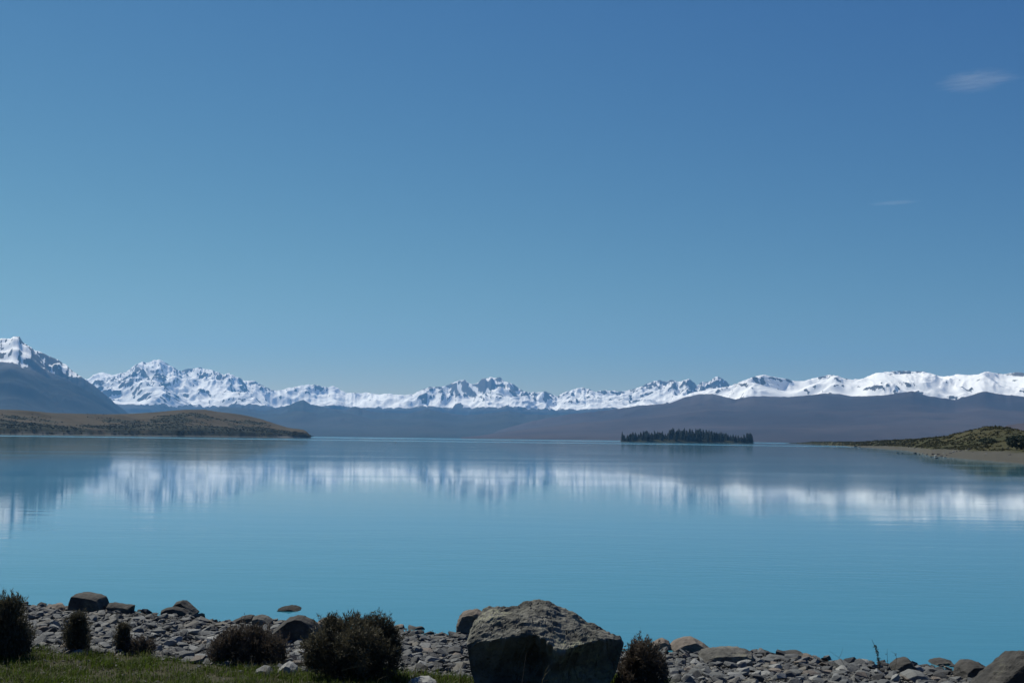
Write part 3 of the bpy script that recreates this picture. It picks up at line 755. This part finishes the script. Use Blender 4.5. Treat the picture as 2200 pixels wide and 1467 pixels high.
K = np.array([[list(v) for v in r_] for r_ in ring])
NV = 150
seg = np.linspace(0, 7, NV); i0 = np.minimum(seg.astype(int), 6); fr = (seg - i0)[None, :, None]
P = K[:, i0] * (1 - fr) + K[:, i0 + 1] * fr
for a_ in range(3):                                   # soften corners a little
    P[:, 1:-1] = 0.25 * P[:, :-2] + 0.5 * P[:, 1:-1] + 0.25 * P[:, 2:]
du = np.gradient(P, axis=0); dv = np.gradient(P, axis=1)
nn = np.cross(du, dv); nn /= np.linalg.norm(nn, axis=2, keepdims=True) + 1e-9
x_, y_, z_ = P[..., 0], P[..., 1], P[..., 2]
q1, q2 = x_ * 2.2 + y_ * 0.6, y_ * 2.4 + z_ * 2.2
D = 0.07 * fbm(q1 * 0.55, q2 * 0.55, 2, 561) + 0.045 * fbm(q1, q2, 3, 501) + 0.03 * (ridged(q1 * 1.6 + 3, q2 * 2.4, 4, 511) - 0.5) + 0.014 * fbm(q1 * 6, q2 * 6, 4, 521)
lay = q2 * 2.6 + q1 * 0.9 + 0.8 * fbm(q1 * 1.3, q2 * 1.3, 3, 531)       # broken layers: small ledges and cracks
D += 0.024 * (sstep(0.0, 0.85, lay % 1.0) - sstep(0.85, 1.0, lay % 1.0) - 0.5) * (0.4 + 0.6 * (fbm(q1 * 0.9, q2 * 0.9, 2, 541) > -0.05))
crk = np.abs(perlin(q1 * 1.7 + q2 * 1.1, q2 * 1.6 - q1 * 0.9, 551)) + 0.5 * np.clip(perlin(q1 * 0.8, q2 * 0.8, 552), 0, 1)
D -= 0.022 * (1 - sstep(0.0, 0.05, crk))
fade = np.minimum(1, np.minimum(np.arange(NU), NU - 1 - np.arange(NU)) / 6.0)[:, None]
P = P + nn * (D * fade)[..., None] * (1 if nn[NU // 2, NV // 2, 2] > 0 else -1)
org = np.array([P[..., 0].mean(), P[..., 1].mean(), float(ground(P[..., 0].mean(), YF))])
Vb = (P - org).reshape(-1, 3); Fb = grid_faces(NU, NV)
capL = np.array([[k_, k_ + 1, NV - 2 - k_, NV - 1 - k_] for k_ in range(NV // 2 - 1)])
capR = (capL + (NU - 1) * NV)[:, ::-1]
Fb = np.concatenate([Fb, capL, capR])
me = make_mesh('huge_boulder', Vb, Fb, False, [M['boulder']])
bm = bmesh.new(); bm.from_mesh(me); bmesh.ops.recalc_face_normals(bm, faces=bm.faces); bm.to_mesh(me); bm.free()
tag(link('huge_boulder', me, None, Vector(org)), 'huge lichened boulder with sloping top and dark undercut front', 'boulder')

# ------------------------------------------------------------------ shingle stones
def stone_proto(seed):
    g = random.Random(seed); pts = []
    for _ in range(20):
        v = Vector((g.uniform(-1, 1), g.uniform(-1, 1), g.uniform(-1, 1)))
        m = max(abs(v.x), abs(v.y), abs(v.z)); l = v.length
        v = v / (0.55 * m + 0.45 * l) * g.uniform(0.85, 1.0)
        pts.append(v)
    bm = bmesh.new()
    for q in pts: bm.verts.new(q)
    bmesh.ops.convex_hull(bm, input=bm.verts)
    bmesh.ops.delete(bm, geom=[v for v in bm.verts if not v.link_faces], context='VERTS')
    bmesh.ops.triangulate(bm, faces=bm.faces)
    bm.verts.ensure_lookup_table(); bm.verts.index_update()
    V = np.array([v.co for v in bm.verts]); F = np.array([[v.index for v in f.verts] for f in bm.faces]); bm.free()
    return V, F
protos = [stone_proto(700 + k) for k in range(24)]

LAND = [('squarish boulder', 190, 1316), ('peaked rock', 385, 1322), ('narrow bush', 165, 1395), ('rounded boulder', 640, 1384), ('pale topped rock', 560, 1346),
        ('largest bush', 760, 1445), ('huge boulder', 1010, 1430), ('leaning rock', 990, 1360), ('reddish bush', 1385, 1450), ('half lit boulder', 1490, 1400),
        ('long grey rock', 1560, 1424), ('thin dark slab', 1700, 1412), ('tall weed stalk', 1890, 1440), ('pointed rock', 1940, 1445), ('corner rock', 2095, 1464),
        ('left bush', 30, 1400), ('wide low bush', 530, 1425), ('stubby bush', 265, 1398)]
LANDW = [(n, hit(a, b)) for n, a, b in LAND]

cell = {}
def free(x, y, r):
    i, j = int(math.floor(x / 0.5)), int(math.floor(y / 0.5))
    for a in (-1, 0, 1):
        for b in (-1, 0, 1):
            for (qx, qy, qr) in cell.get((i + a, j + b), ()):
                if (qx - x) ** 2 + (qy - y) ** 2 < (0.66 * (qr + r)) ** 2: return False
    cell.setdefault((i, j), []).append((x, y, r)); return True
stones = []
sizes = sorted([min(0.13, 0.018 * (1 - rnd.random()) ** (-0.50)) for _ in range(190000)], reverse=True)
for r in sizes:
    y = rnd.uniform(11.5, 28.5); half = y * 0.52
    x = rnd.uniform(-half, half)
    s = float(shoreline(np.array(x))) - y
    if s < -0.45 or (s < 0 and rnd.random() < 0.6): continue
    ed = float(grass_edge(np.array(x)))
    if y < ed - 0.2 and (r > 0.06 or rnd.random() < 0.97): continue
    if not free(x, y, r): continue
    stones.append((x, y, r))
SX = np.array([(a, b, 0) for a, b, _ in stones], float); SR = np.array([c for *_, c in stones])
SX[:, 2] = ground(SX[:, 0], SX[:, 1]) + SR * rng.uniform(0.0, 0.4, len(SR))
ppx, ppy, pz = project(SX)
app = np.where((ppx > 5) & (ppx < 2195) & (ppy < 1462), SR / pz, 0)
blk = ((ppx > 985) & (ppx < 1345) & (ppy > 1300)) | ((ppx > 655) & (ppx < 860) & (ppy > 1345)) | ((ppx < 70) & (ppy > 1330)) | ((ppx > 460) & (ppx < 600) & (ppy > 1370))
app = np.where(blk, 0, app)
order = np.argsort(-app)
single = set(order[:300].tolist())
tones = [('pale grey', 'stone_pale', 0.2), ('mid grey', 'stone_grey', 0.5), ('dark grey', 'stone_dark', 0.2), ('tan', 'stone_tan', 0.1)]
pm = {}
BV, BF, off = [], [], 0
def xf(i, r):
    k = rnd.randrange(24)
    fl = rnd.choice((0.26, 0.34, 0.42, 0.5, 0.64))
    sc = Vector((r * rnd.uniform(0.9, 1.35), r * rnd.uniform(0.7, 1.0), r * fl))
    rot = Matrix.Rotation(rnd.uniform(0, 6.28), 4, 'Z') @ Matrix.Rotation(rnd.gauss(0, 0.28), 4, 'X') @ Matrix.Rotation(rnd.gauss(0, 0.28), 4, 'Y')
    return k, fl, sc, rot
for i in range(len(stones)):
    k, fl, sc, rot = xf(i, SR[i])
    if i in single:
        u_ = rnd.random(); acc = 0
        for tn, mk, pr in tones:
            acc += pr
            if u_ <= acc: break
        key = (k, mk)
        if key not in pm: pm[key] = make_mesh('beach_stone', protos[k][0], protos[k][1], False, [M[mk]])
        o = link('beach_stone', pm[key], None, Vector(SX[i]))
        o.rotation_euler = rot.to_euler(); o.scale = sc
        near = min(LANDW, key=lambda q: (q[1].x - SX[i, 0]) ** 2 + 0.6 * (q[1].y - SX[i, 1]) ** 2)
        side = 'left of' if SX[i, 0] < near[1].x - 0.3 else ('right of' if SX[i, 0] > near[1].x + 0.3 else ('behind' if SX[i, 1] > near[1].y else 'in front of'))
        shp = 'flat' if fl < 0.45 else ('angular' if fl < 0.6 else 'blocky')
        lie = 'tilted' if (rot.to_3x3() @ Vector((0, 0, 1))).z < 0.94 else 'level'
        big = 'larger' if SR[i] > 0.1 else 'smaller'
        tag(o, f'{big} {tn} {shp} {lie} stone on shingle {side} the {near[0]}', 'stone', 'larger stones on the shingle beach')
    else:
        V0 = protos[k][0] * np.array(sc)
        BV.append(V0 @ np.array(rot.to_3x3()).T + SX[i]); BF.append(protos[k][1] + off); off += len(V0)
o = link('shingle', make_mesh('shingle', np.concatenate(BV), np.concatenate(BF), False, [M['stone_mix']]))
tag(o, 'grey shingle of countless broken stones along the shore', None, None, 'stuff')

# rocks along the far right beach
HR = [(1928, 973, 4), (1938, 974, 3), (1838, 960, 6), (1845, 961, 4), (1966, 974, 5), (1976, 976, 3), (1984, 974, 4), (1992, 976, 3), (2004, 977, 6), (2010, 980, 5), (2016, 977, 5), (2022, 980, 4), (2028, 975, 4), (2034, 978, 3), (2042, 974, 4), (2048, 972, 5), (2056, 970, 3), (2064, 969, 4), (2076, 968, 3), (2082, 966, 5), (1966, 963, 3), (2024, 963, 3), (2170, 978, 5), (2090, 972, 3), (2118, 975, 3), (2012, 984, 5), (2000, 981, 4), (2030, 983, 4)]
hm = {}
for i, (px, py, sz) in enumerate(HR):
    d = ray(px, py); a = math.atan2(d.x, d.y); dep = -d.z / math.hypot(d.x, d.y)
    ka = int(np.clip(np.searchsorted(headX[:, 0] * 0 + np.arctan2(headX[:, 0], headY[:, 0]), a), 1, 618))
    q = np.hypot(headX[ka], headY[ka]); zl = CAM_H - dep * q
    idx = np.argmax(np.maximum(headZ[ka], 0.0) >= zl)
    r = q[idx] if headZ[ka][idx] > 0 or idx > 0 else CAM_H / dep
    if idx == 0: r = CAM_H / dep
    z0 = max(0.0, float(CAM_H - dep * r))
    wd = sz / 2 * r / FPX * 1.3
    mk = 'stone_dark' if i % 3 else 'stone_pale'
    key = (i % 8, mk)
    if key not in hm: hm[key] = make_mesh('shore_rock', protos[i % 8][0], protos[i % 8][1], False, [M[mk]])
    o = link('shore_rock', hm[key], None, (r * math.sin(a), r * math.cos(a), z0 + wd * 0.2))
    o.scale = (wd * rnd.uniform(0.9, 1.5), wd, wd * rnd.uniform(0.5, 0.8)); o.rotation_euler = (0.1, 0.1, rnd.uniform(0, 6))
    pos = 'standing in the water just off' if i < 2 else ('at the point of' if i < 4 else ('at the upper edge of' if py < 970 else 'along the water edge of'))
    tag(o, f"{'dark' if i % 3 else 'pale'} rock {pos} the far right beach", 'rock', 'rocks on the far right beach')

# ------------------------------------------------------------------ bushes
def tube(V, F, pts, r0, r1, sides=5):
    n0 = len(V)
    for i, p in enumerate(pts):
        t_ = i / (len(pts) - 1); r = r0 + (r1 - r0) * t_
        d = (pts[min(i + 1, len(pts) - 1)] - pts[max(i - 1, 0)]).normalized()
        a = d.orthogonal().normalized(); b = d.cross(a)
        for k in range(sides):
            an = 2 * math.pi * k / sides
            V.append(p + a * (r * math.cos(an)) + b * (r * math.sin(an)))
    for i in range(len(pts) - 1):
        for k in range(sides):
            F.append((n0 + i * sides + k, n0 + i * sides + (k + 1) % sides, n0 + (i + 1) * sides + (k + 1) % sides, n0 + (i + 1) * sides + k))

def bush(name, blobs, base, label, mat, seed, leaves=5200, spiky=0.5, leaf=0.036, depth=0.8, stems=9):
    """blobs: (px, py, radius px) of the crown's masses as the photograph shows them; base: the pixel where it stands"""
    g = random.Random(seed); gr = np.random.default_rng(seed)
    b = hit(*base); root = empty(name, b)
    sc = b.y / FPX
    cs = []
    for (px, py, rp) in blobs:
        c = at_y(px, py, b.y + g.uniform(-0.25, 0.25) * depth)
        cs.append((c - b, rp * sc))
    tot = sum(r ** 2 for _, r in cs)
    LV = []
    for c, r in cs:
        n = int(leaves * 2.2 * r * r / tot)
        d = gr.normal(size=(n, 3)); d /= np.linalg.norm(d, axis=1, keepdims=True)
        rad_ = r * gr.uniform(0.15, 1.0, n) ** 0.45
        # uneven outline: clumps reach further out, hollows between
        cl = fbm(d[:, 0] * 2.3 + seed, d[:, 2] * 2.3 + d[:, 1] * 1.7, 3, 600 + seed % 20)
        rad_ *= 1.0 + 0.62 * cl
        p = np.array(c) + d * rad_[:, None] * np.array([1, 0.85, 1])
        p[:, 2] = np.maximum(p[:, 2], gr.uniform(0.0, 0.12, n))
        dirn = d * (1 - spiky) + gr.normal(size=(n, 3)) * 0.55 + np.array([0, 0, spiky * 1.3])
        dirn /= np.linalg.norm(dirn, axis=1, keepdims=True)
        sd = np.cross(dirn, gr.normal(size=(n, 3))); sd /= np.linalg.norm(sd, axis=1, keepdims=True) + 1e-9
        L = leaf * 0.6 * gr.uniform(0.6, 1.7, n)[:, None]; W = L * gr.uniform(0.16, 0.32, n)[:, None]
        LV.append(np.stack([p - sd * W, p + sd * W, p + dirn * L * 1.0 + sd * W * 0.5, p + dirn * L * 1.6], 1).reshape(-1, 3))
    for _ in range(int(leaves / 160)):                         # loose sprigs that break the outline
        c, r = cs[g.randrange(len(cs))]
        d = Vector((g.gauss(0, 1), g.gauss(0, 0.7), abs(g.gauss(0.5, 0.8)))).normalized()
        p0 = c + d * r * g.uniform(0.75, 1.05); dr_ = (d * 0.5 + Vector((g.gauss(0, .3), g.gauss(0, .3), 1))).normalized()
        ln_ = g.uniform(0.06, 0.2); n = 22
        q = np.array(p0) + np.outer(gr.uniform(0, 1, n), np.array(dr_) * ln_) + gr.normal(0, 0.008, (n, 3))
        dn_ = np.array(dr_) * 0.8 + gr.normal(size=(n, 3)) * 0.6; dn_ /= np.linalg.norm(dn_, axis=1, keepdims=True)
        sd = np.cross(dn_, gr.normal(size=(n, 3))); sd /= np.linalg.norm(sd, axis=1, keepdims=True) + 1e-9
        L = leaf * 0.6 * gr.uniform(0.6, 1.4, n)[:, None]; W = L * 0.2
        LV.append(np.stack([q - sd * W, q + sd * W, q + dn_ * L + sd * W * .5, q + dn_ * L * 1.5], 1).reshape(-1, 3))
    LV = np.concatenate(LV)
    fo = link('foliage', make_mesh('foliage', LV, np.arange(len(LV)).reshape(-1, 4), False, [mat]), root)
    V, F = [], []
    for k in range(stems):
        c, r = cs[k % len(cs)]
        end = c + Vector((g.uniform(-1, 1), g.uniform(-1, 1), g.uniform(0.2, 1.05))) * r
        st = Vector((g.uniform(-0.1, 0.1) + c.x * 0.35, g.uniform(-0.1, 0.1), -0.05))
        mid1 = st.lerp(end, 0.35) + Vector((g.uniform(-.06, .06), g.uniform(-.06, .06), 0.06)); mid2 = st.lerp(end, 0.7) + Vector((g.uniform(-.06, .06), g.uniform(-.06, .06), 0.03))
        tube(V, F, [st, mid1, mid2, end], 0.014, 0.003)
        for _ in range(3):
            s2 = mid1.lerp(end, g.random()); e2 = s2 + Vector((g.uniform(-1, 1), g.uniform(-1, 1), g.uniform(0, 1.2))) * r * 0.45
            tube(V, F, [s2, s2.lerp(e2, 0.5) + Vector((0, 0, 0.02)), e2], 0.005, 0.0015, 4)
    link('stem', make_mesh('stem', np.array([list(v) for v in V]), np.array(F), False, [M['twig']]), root)
    tag(root, label, 'bush')
    return root

bush('shaggy_bush', [(5, 1320, 34), (25, 1305, 26), (-15, 1345, 50), (20, 1350, 44), (40, 1375, 32), (-10, 1390, 45), (35, 1395, 30), (-50, 1340, 50)], (15, 1412), 'tall shaggy dark bush cut off by the left edge', M['bush'], 31, 8200, 0.75, 0.05)
bush('narrow_bush', [(168, 1332, 18), (165, 1350, 26), (160, 1370, 27), (168, 1385, 24)], (166, 1399), 'narrow upright dark bush below the squarish boulder', M['bush'], 32, 3400, 0.7, 0.04, 0.4, 5)
bush('stubby_bush', [(264, 1352, 14), (264, 1370, 18), (267, 1387, 18)], (266, 1401), 'small stubby upright bush between narrow bush and wide bush', M['bush'], 33, 1900, 0.75, 0.04, 0.3, 4)
bush('thin_brown_bush', [(300, 1386, 18), (318, 1391, 18), (285, 1392, 14)], (304, 1406), 'low wispy brownish bush right of the stubby bush', M['bush_red'], 34, 1300, 0.6, 0.035, 0.4, 8)
bush('wide_bush', [(475, 1390, 26), (500, 1372, 26), (530, 1375, 32), (560, 1380, 34), (590, 1392, 28), (500, 1402, 34), (545, 1405, 36), (590, 1410, 26), (470, 1408, 22), (548, 1352, 9)], (530, 1430), 'wide low dark bush in front of the rounded boulder', M['bush_red'], 35, 7600, 0.6, 0.042, 0.8, 10)
bush('largest_bush', [(690, 1392, 40), (720, 1365, 36), (760, 1352, 34), (800, 1350, 30), (825, 1352, 24), (820, 1385, 42), (770, 1390, 52), (710, 1415, 44), (825, 1420, 38), (770, 1425, 48), (708, 1336, 14), (672, 1418, 22), (835, 1395, 26)], (765, 1458), 'largest dark rounded bush left of the huge boulder', M['bush'], 36, 15000, 0.35, 0.045, 1.1, 14)
bush('reddish_bush', [(1370, 1396, 22), (1390, 1400, 26), (1362, 1420, 24), (1405, 1425, 28), (1380, 1440, 36), (1412, 1452, 26), (1360, 1455, 26), (1395, 1470, 30), (1350, 1440, 24), (1345, 1470, 26)], (1385, 1492), 'reddish brown bush against the right end of the huge boulder', M['bush_red'], 37, 6800, 0.5, 0.042, 0.8, 10)
# shrubs on the headland's right edge
def far_shrub(name, px, py, wpx, hpx, r, label, seed):
    d = ray(px, py); a = math.atan2(d.x, d.y)
    ka = int(np.clip(np.searchsorted(np.arctan2(headX[:, 0], headY[:, 0]), a), 1, 618)); q = np.hypot(headX[ka], headY[ka])
    z0 = float(np.interp(r, q, headZ[ka]))
    root = empty(name, (r * math.sin(a), r * math.cos(a), z0))
    gr = np.random.default_rng(seed); wm, hm_ = wpx * r / FPX, hpx * r / FPX
    n = 260
    p = gr.normal(size=(n, 3)); p /= np.linalg.norm(p, axis=1, keepdims=True); p *= gr.uniform(0.3, 1, (n, 1)) ** 0.5
    p = p * np.array([wm / 2, wm / 2, hm_ / 2]) + np.array([0, 0, hm_ * 0.5])
    link('foliage', scrub_mesh('foliage', p, np.full(n, hm_ * 0.13), M['conifer'], 12), root)
    V, F = [], []
    tube(V, F, [Vector((0, 0, -0.2)), Vector((0.05, 0, hm_ * 0.3)), Vector((0, 0.1, hm_ * 0.6))], 0.12, 0.04)
    link('stem', make_mesh('stem', np.array([list(v) for v in V]), np.array(F), False, [M['bark']]), root)
    tag(root, label, 'shrub')
far_shrub('lakeside_shrub', 2192, 965, 52, 28, 395, 'dark round shrub at the right edge behind the far beach', 41)
far_shrub('small_shrub', 2122, 962, 34, 12, 470, 'small low dark shrub left of the big round shrub', 42)
far_shrub('spreading_shrub', 2245, 968, 60, 26, 330, 'spreading dark shrub just beyond the right edge', 43)

# ------------------------------------------------------------------ weed stalks and twigs
def stalk(name, path, label, mat='bush', r=0.006, seeds=0, cat='weed', seed=1, base_y=None, forks=()):
    g = random.Random(seed)
    y = base_y if base_y else hit(path[0][0], path[0][1]).y
    P0 = [at_y(a, b, y + 0.03 * i) for i, (a, b) in enumerate(path)]
    b = P0[0].copy(); root = empty(name, b)
    V, F = [], []
    tube(V, F, [q - b for q in P0], r, r * 0.4)
    for fk in forks:
        tube(V, F, [at_y(a, c, y + 0.02 * i) - b for i, (a, c) in enumerate(fk)], r * 0.7, r * 0.3)
    link('stem', make_mesh('stem', np.array([list(v) for v in V]), np.array(F), False, [M['twig' if mat == 'twig' else mat]]), root)
    if seeds:
        pts = []
        for _ in range(seeds):
            u_ = g.random() ** 1.2 * 0.75; k = int(u_ * (len(P0) - 1)); q = P0[k].lerp(P0[k + 1], u_ * (len(P0) - 1) - k)
            pts.append(list(q - b + Vector((g.gauss(0, 0.014), g.gauss(0, 0.014), 0))))
        link('leaf_tuft', scrub_mesh('leaf_tuft', np.array(pts), np.full(len(pts), 0.018), M['bush'], 8), root)
    tag(root, label, cat)
stalk('weed_stalk', [(1890, 1448), (1888, 1420), (1884, 1400), (1879, 1386), (1873, 1373)], 'tall dark weed stalk curving left above the shingle', 'bush', 0.007, 120, seed=2)
stalk('seed_stalk', [(1905, 1450), (1907, 1425), (1906, 1400), (1906, 1392)], 'thin upright seed stalk beside the tall weed stalk', 'bush', 0.004, 8, seed=3)
stalk('hooked_stalk', [(1918, 1450), (1925, 1425), (1926, 1410), (1921, 1402), (1914, 1398)], 'thin hooked stalk right of the tall weed stalk', 'bush', 0.004, 8, seed=4)
stalk('forked_twig', [(1820, 1440), (1810, 1420), (1800, 1410), (1782, 1398)], 'thin forked twig over the shingle left of the weed stalk', 'bush', 0.004, 0, seed=5, forks=[[(1803, 1412), (1808, 1402), (1811, 1391)]])
stalk('pale_branch', [(1163, 1478), (1166, 1460), (1172, 1448), (1183, 1436)], 'pale dead forked branch in front of the huge boulder', 'dry_grass', 0.008, 0, 'branch', 6, 15.2, forks=[[(1170, 1462), (1178, 1460), (1199, 1456)], [(1168, 1458), (1172, 1440), (1180, 1428)]])
stalk('dry_stem', [(1120, 1480), (1124, 1450), (1128, 1420), (1131, 1402)], 'thin dry stem standing against the dark boulder front', 'twig', 0.005, 0, 'weed', 7, 15.2)
stalk('fallen_branch', [(735, 1440), (752, 1434), (775, 1430), (786, 1429)], 'pale fallen branch at the foot of the largest bush', 'dry_grass', 0.006, 0, 'branch', 8, 15.9, forks=[[(645, 1432), (662, 1436), (690, 1438)]])

# ------------------------------------------------------------------ grass
def blades(n, x0, x1, y0, y1, lmin, lmax, wid, clump, seed, edge=True, tallness=1.0):
    gr = np.random.default_rng(seed)
    x = gr.uniform(x0, x1, n); y = gr.uniform(y0, y1, n)
    ed = grass_edge(x)
    dn = fbm(x * 1.3, y * 1.3, 3, 900) + 0.5 * fbm(x * 4, y * 4, 2, 910)
    k = (y < ed + 0.5 * fbm(x * 2, y * 2, 2, 920)) & (gr.random(n) < np.clip(clump + dn, 0.04, 1)) & (shoreline(x) - y > 1.2)
    x, y, dn = x[k], y[k], dn[k]; n = len(x)
    z = ground(x, y) - 0.01
    L = gr.uniform(lmin, lmax, n) * (1 + 0.9 * np.clip(dn, -0.5, 0.8)) * tallness
    a = gr.uniform(0, 2 * np.pi, n); ln = gr.uniform(0.1, 0.75, n)
    sx_, sy_ = -np.sin(a) * wid, np.cos(a) * wid
    b = np.stack([x, y, z], 1); s = np.stack([sx_, sy_, sx_ * 0], 1) * gr.uniform(0.6, 1.3, (n, 1))
    m = b + np.stack([np.cos(a) * L * ln * 0.3, np.sin(a) * L * ln * 0.3, L * 0.6], 1)
    tp = b + np.stack([np.cos(a) * L * ln, np.sin(a) * L * ln, L * (1 - 0.35 * ln)], 1)
    V = np.stack([b - s, b + s, m + s * 0.8, tp, m - s * 0.8], 1).reshape(-1, 3)
    return V, n
def blade_faces(nv):
    i = np.arange(0, nv, 5)[:, None]
    return np.concatenate([i + np.array([0, 1, 2]), i + np.array([0, 2, 4]), i + np.array([4, 2, 3])])
parts = [blades(150000, -9.5, 5.0, 14.3, 19.5, 0.04, 0.13, 0.0048, 0.5, 1), blades(26000, -14, 8.0, 11.0, 14.6, 0.06, 0.16, 0.005, 0.6, 2)]
V = np.concatenate([q[0] for q in parts])
o = link('green_grass', make_mesh('green_grass', V, blade_faces(len(V)), False, [M['grass']]))
tag(o, 'short green grass along the bottom of the shore', None, None, 'stuff')
parts = [blades(13000, -9.5, 5.0, 14.3, 19.8, 0.08, 0.25, 0.0036, 0.35, 3), blades(7000, -14, 8.0, 11.0, 14.6, 0.06, 0.2, 0.004, 0.35, 4)]
V = np.concatenate([q[0] for q in parts])
o = link('dry_grass', make_mesh('dry_grass', V, blade_faces(len(V)), False, [M['dry_grass']]))
tag(o, 'dry straw coloured grass stems among the green grass', None, None, 'stuff')
def tussock(px, py, n, L, label, seed):
    gr = np.random.default_rng(seed); b = hit(px, py)
    a = gr.uniform(0, 6.283, n); r_ = np.abs(gr.normal(0, 0.05, n)); l = L * gr.uniform(0.5, 1.0, n); ln = gr.uniform(0.2, 1.0, n)
    p = np.stack([np.cos(a) * r_, np.sin(a) * r_, r_ * 0 - 0.02], 1); s = np.stack([-np.sin(a), np.cos(a), a * 0], 1) * 0.005
    m = p + np.stack([np.cos(a) * l * ln * .4, np.sin(a) * l * ln * .4, l * 0.65], 1); tp = p + np.stack([np.cos(a) * l * ln, np.sin(a) * l * ln, l * (1 - 0.5 * ln)], 1)
    V = np.stack([p - s, p + s, m + s * 0.8, tp, m - s * .8], 1).reshape(-1, 3)
    tag(link('grass_tuft', make_mesh('grass_tuft', V, blade_faces(len(V)), False, [M['grass']]), None, b), label, 'grass tuft', 'bright green grass tufts by the huge boulder')
tussock(1318, 1468, 240, 0.26, 'bright green grass tuft under the right end of the huge boulder', 51)
tussock(1290, 1474, 160, 0.2, 'smaller grass tuft left of the bright tuft under the huge boulder', 52)
tussock(1425, 1474, 160, 0.2, 'grass tuft at the right foot of the reddish bush', 53)

# ------------------------------------------------------------------ float far out
d = ray(850, 951.2); rr_ = CAM_H / -d.z * math.hypot(d.x, d.y)
root = empty('buoy', (d.x / d.y * CAM_H / -d.z * d.y, CAM_H / -d.z * d.y, 0))
prof = [(0.0, -0.3), (0.45, -0.2), (0.6, 0.05), (0.5, 0.3), (0.15, 0.45), (0.08, 0.9), (0.0, 0.95)]
th = np.linspace(0, 2 * np.pi, 13)
V = np.array([[r_ * math.cos(a), r_ * math.sin(a), z] for r_, z in prof for a in th])
link('float_body', make_mesh('float_body', V, grid_faces(len(prof), 13), True, [M['float']]), root)
tag(root, 'tiny dark float far out on the calm lake', 'buoy')

# ------------------------------------------------------------------ clouds (above the haze)
def cloud(name, px, py, alt, wpx, hpx, dep, dens, seed, label, slant):
    d = ray(px, py); k = (alt - CAM_H) / d.z
    c = Vector((0, 0, CAM_H)) + d * k
    dist = (d * k).length
    wm, hm_ = wpx * dist / FPX, hpx * dist / FPX
    bm = bmesh.new(); bmesh.ops.create_icosphere(bm, subdivisions=3, radius=1)
    me = bpy.data.meshes.new(name); bm.to_mesh(me); bm.free()
    t = NT(name + '_vapour'); t.t.nodes.remove(t.b)
    out = t.t.nodes['Material Output']
    tc = t.n('ShaderNodeTexCoord')
    mp = t.n('ShaderNodeMapping'); mp.inputs['Scale'].default_value = (1.5, 1.0, 3.6); mp.inputs['Rotation'].default_value = (0, slant, 0); mp.inputs['Location'].default_value = (seed, 0, 0)
    t.l(tc.outputs['Object'], mp.inputs[0])
    n = t.n('ShaderNodeTexNoise', Scale=2.4, Detail=8.0, Roughness=0.68, Distortion=1.4); t.l(mp.outputs[0], n.inputs['Vector'])
    ln = t.n('ShaderNodeVectorMath', operation='LENGTH'); t.l(tc.outputs['Object'], ln.inputs[0])
    fall = t.remap(ln.outputs['Value'], 0.0, 1.0, 1.0, 0.0)
    dn = t.math('MULTIPLY', t.remap(t.math('MULTIPLY', n.outputs['Fac'], fall), 0.25, 0.52), dens)
    pv = t.n('ShaderNodeVolumePrincipled'); pv.inputs['Color'].default_value = (0.95, 0.97, 1, 1)
    t.l(dn, pv.inputs['Density']); t.l(pv.outputs[0], out.inputs['Volume'])
    me.materials.append(t.m)
    o = link(name, me, None, c); o.scale = (wm / 2, dep / 2, hm_ / 2)
    o.rotation_euler = (0, R(-0.7), -math.atan2(d.x, d.y))
    tag(o, label, 'cloud')
cloud('wispy_cloud', 2100, 174, 6500, 330, 104, 600, 0.0011, 2.0, 'small wispy white cloud in the upper right sky', 0.25)
cloud('streak_cloud', 1920, 436, 6500, 230, 22, 500, 0.0009, 5.0, 'faint thin cloud streak below the wispy cloud', 0.0)

# ------------------------------------------------------------------ haze
bm = bmesh.new(); bmesh.ops.create_cube(bm, size=2)
me = bpy.data.meshes.new('haze'); bm.to_mesh(me); bm.free()
o = link('haze', me); 
TOPZ = 2900.0
o.scale = (36000, 36000, (TOPZ + 8) / 2); o.location = (0, 0, (TOPZ - 8) / 2)
t = NT('haze_air'); t.t.nodes.remove(t.b)
pv = t.n('ShaderNodeVolumePrincipled'); pv.inputs['Color'].default_value = (*HAZE_COLOR, 1); pv.inputs['Density'].default_value = HAZE_DENSITY; pv.inputs['Anisotropy'].default_value = HAZE_ANISO
t.l(pv.outputs[0], t.t.nodes['Material Output'].inputs['Volume'])
me.materials.append(t.m)
tag(o, 'thin blue air haze over the whole lake basin', None, None, 'stuff')
